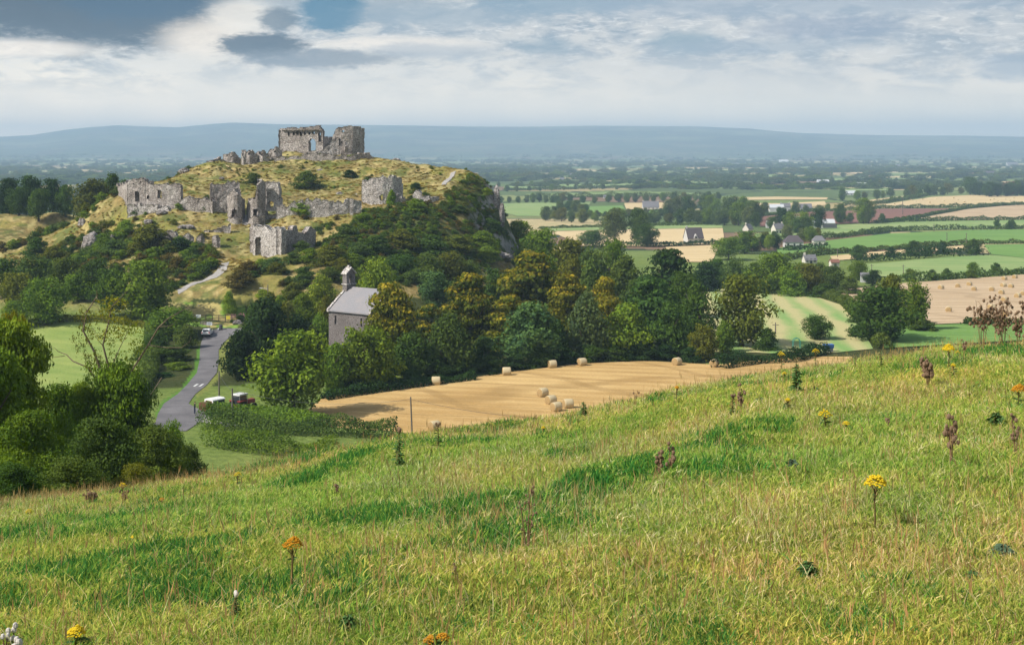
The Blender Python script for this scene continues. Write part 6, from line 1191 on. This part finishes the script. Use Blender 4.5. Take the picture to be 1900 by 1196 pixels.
# veil of cloud: a bright warm glow low down, paler and greyer upwards, cooler to the right
def seg(stops): return ramp(nt, mth(nt, 'MULTIPLY', el, 1 / 8.), [(e / 8., c_) for e, c_ in stops])
left = seg([(0, (1.55, 1.22, .88)), (1.3, (1.28, 1.06, .80)), (3, (.88, .80, .68)), (4.6, (.62, .60, .56)), (7, (.56, .56, .55))]); right = seg([(0, (1.15, .95, .70)), (1.3, (1.0, .87, .68)), (3, (.70, .65, .58)), (4.6, (.52, .52, .51)), (7, (.48, .50, .52))])
c = mixc(nt, ramp(nt, mth(nt, 'MULTIPLY_ADD', az, 1 / 44., .5), [(.1, 0), (.8, 1)]), left, right)
c = mixc(nt, 1.0, c, ramp(nt, n3, [(.3, (.88, .90, .93)), (.7, (1.1, 1.08, 1.05))]), 'MULTIPLY')
hi = ramp(nt, mth(nt, 'MULTIPLY_ADD', el, 1 / 7., mth(nt, 'MULTIPLY', mth(nt, 'SUBTRACT', n3, .5), .5)), [(.26, 0), (.60, 1)])
streak = ramp(nt, mth(nt, 'ADD', n1, mth(nt, 'MULTIPLY', mth(nt, 'SUBTRACT', n2, .5), .5)), [(.38, 1), (.56, 0)])
c = mixc(nt, mth(nt, 'MULTIPLY', mth(nt, 'MULTIPLY', hi, streak), .9), c, (.24, .30, .36))
wisp = ramp(nt, noise(nt, 1.1, 8, .7, scalev(nt, V, (1, 1.3, 1)), .8), [(.52, 0), (.64, 1)]); c = mixc(nt, mth(nt, 'MULTIPLY', mth(nt, 'MULTIPLY', hi, wisp), .6), c, (.82, .78, .72))
shaft = ramp(nt, noise(nt, .55, 3, .5, scalev(nt, V, (1, .06, 1), (0, 0, .12))), [(.4, 0), (.62, 1)]); c = mixc(nt, mth(nt, 'MULTIPLY', shaft, .10), c, (.45, .48, .50))
def blob(c, px, py, rx, ry, col, amp=1.6, k=1.0, soft=.5):
    ex = mth(nt, 'DIVIDE', mth(nt, 'SUBTRACT', az, AZd(px)), rx / F * 57.3); ey = mth(nt, 'DIVIDE', mth(nt, 'SUBTRACT', el, ELd(py)), ry / F * 57.3)
    d = mth(nt, 'SQRT', mth(nt, 'ADD', mth(nt, 'MULTIPLY', ex, ex), mth(nt, 'MULTIPLY', ey, ey)))
    d = mth(nt, 'ADD', d, mth(nt, 'MULTIPLY', mth(nt, 'SUBTRACT', mth(nt, 'MULTIPLY_ADD', n2, .55, mth(nt, 'MULTIPLY', n1, .45)), .5), amp * 2)); d = mth(nt, 'ADD', d, mth(nt, 'MULTIPLY', mth(nt, 'SUBTRACT', n4, .5), .7))
    mx = nd(nt, 'ShaderNodeMapRange', {'Value': d, 'From Min': 1 - soft, 'From Max': 1 + soft, 'To Min': k, 'To Max': 0}, interpolation_type='SMOOTHSTEP')
    return mixc(nt, mx.outputs[0], c, col)
c = blob(c, 60, 15, 280, 70, (.20, .245, .28), .9, .8)
c = blob(c, 640, 5, 200, 40, (.24, .30, .35), .9, .75)
c = blob(c, 165, 32, 245, 66, (.03, .055, .085), .75, .95, .34)
c = blob(c, 270, 8, 140, 40, (.02, .07, .13), .8, .85, .4)
c = blob(c, 385, 78, 78, 34, (.92, .80, .66), .7, .7, .5); c = blob(c, 450, 35, 60, 30, (.85, .78, .68), .8, .75); c = blob(c, 740, 84, 150, 14, (.90, .80, .68), .8, .7); c = blob(c, 40, 100, 110, 14, (1.0, .88, .74), .8, .7)
c = blob(c, 615, 20, 58, 44, (.045, .16, .26), .7, .92, .35)
c = blob(c, 485, 87, 78, 21, (.05, .08, .115), .65, .96, .28)
c = blob(c, 590, 110, 150, 17, (.17, .20, .235), .8, .8, .35)
c = blob(c, 517, 40, 34, 22, (.10, .145, .19), .7, .85, .35)
c = blob(c, 850, 30, 170, 22, (.26, .33, .39), 1.0, .7); c = blob(c, 800, 95, 120, 14, (.34, .38, .42), 1.0, .6)
c = blob(c, 1270, 78, 60, 20, (.20, .29, .35), .9, .75); c = blob(c, 1010, 86, 60, 15, (.22, .30, .36), .9, .65)
c = blob(c, 1060, 4, 150, 20, (.14, .25, .34), .9, .75); c = blob(c, 1530, 58, 140, 24, (.25, .30, .38), .9, .7); c = blob(c, 1890, 135, 70, 22, (.27, .33, .40), .8, .7); c = blob(c, 1500, 10, 440, 26, (.28, .34, .41), 1.0, .7); c = blob(c, 1430, 90, 200, 14, (.28, .34, .40), 1.0, .6)
bg_cloud = nd(nt, 'ShaderNodeBackground', {'Color': c, 'Strength': 1.0})
# overhead the cloud breaks up and lets the blue through
brk = noise(nt, 2.2, 5, .6, dirv)
cover = mth(nt, 'MAXIMUM', ramp(nt, mth(nt, 'MULTIPLY', el, 1 / 40.), [(.25, 1), (.7, 0)]), ramp(nt, brk, [(.46, 0), (.6, .8)]))
mxs = nd(nt, 'ShaderNodeMixShader', {0: cover, 1: bg_sky.outputs[0], 2: bg_cloud.outputs[0]}); nt.links.new(mxs.outputs[0], wo.inputs['Surface'])
L = bpy.data.lights.new('sun', 'SUN'); L.energy = 4.2; L.angle = D2R(.53); L.color = (1, .95, .86)
so = bpy.data.objects.new('sun', L); C.objects.link(so)
sd = Vector((math.sin(SUN_AZ) * math.cos(SUN_EL), math.cos(SUN_AZ) * math.cos(SUN_EL), math.sin(SUN_EL)))
so.rotation_euler = sd.to_track_quat('Z', 'Y').to_euler(); so.location = (-60, 0, 90)
cam = bpy.data.cameras.new('camera'); co = bpy.data.objects.new('camera', cam); C.objects.link(co); SC.camera = co
cam.sensor_width = 36; cam.lens = F / 1900 * 36; cam.shift_y = -(598 - YH) / 1900; cam.clip_start = .2; cam.clip_end = 30000
co.location = (0, 0, CAMZ); co.rotation_euler = (math.pi / 2, 0, 0)
SC.view_settings.view_transform = 'Standard'; SC.view_settings.look = 'None'; SC.view_settings.gamma = 1; SC.view_settings.exposure = 0.45
cy = SC.cycles; cy.use_denoising = True; cy.max_bounces = 6; cy.diffuse_bounces = 3; cy.glossy_bounces = 2; cy.transmission_bounces = 3; cy.volume_bounces = 0; cy.transparent_max_bounces = 8
cy.use_adaptive_sampling = True; cy.adaptive_threshold = .02; cy.caustics_reflective = False; cy.caustics_refractive = False
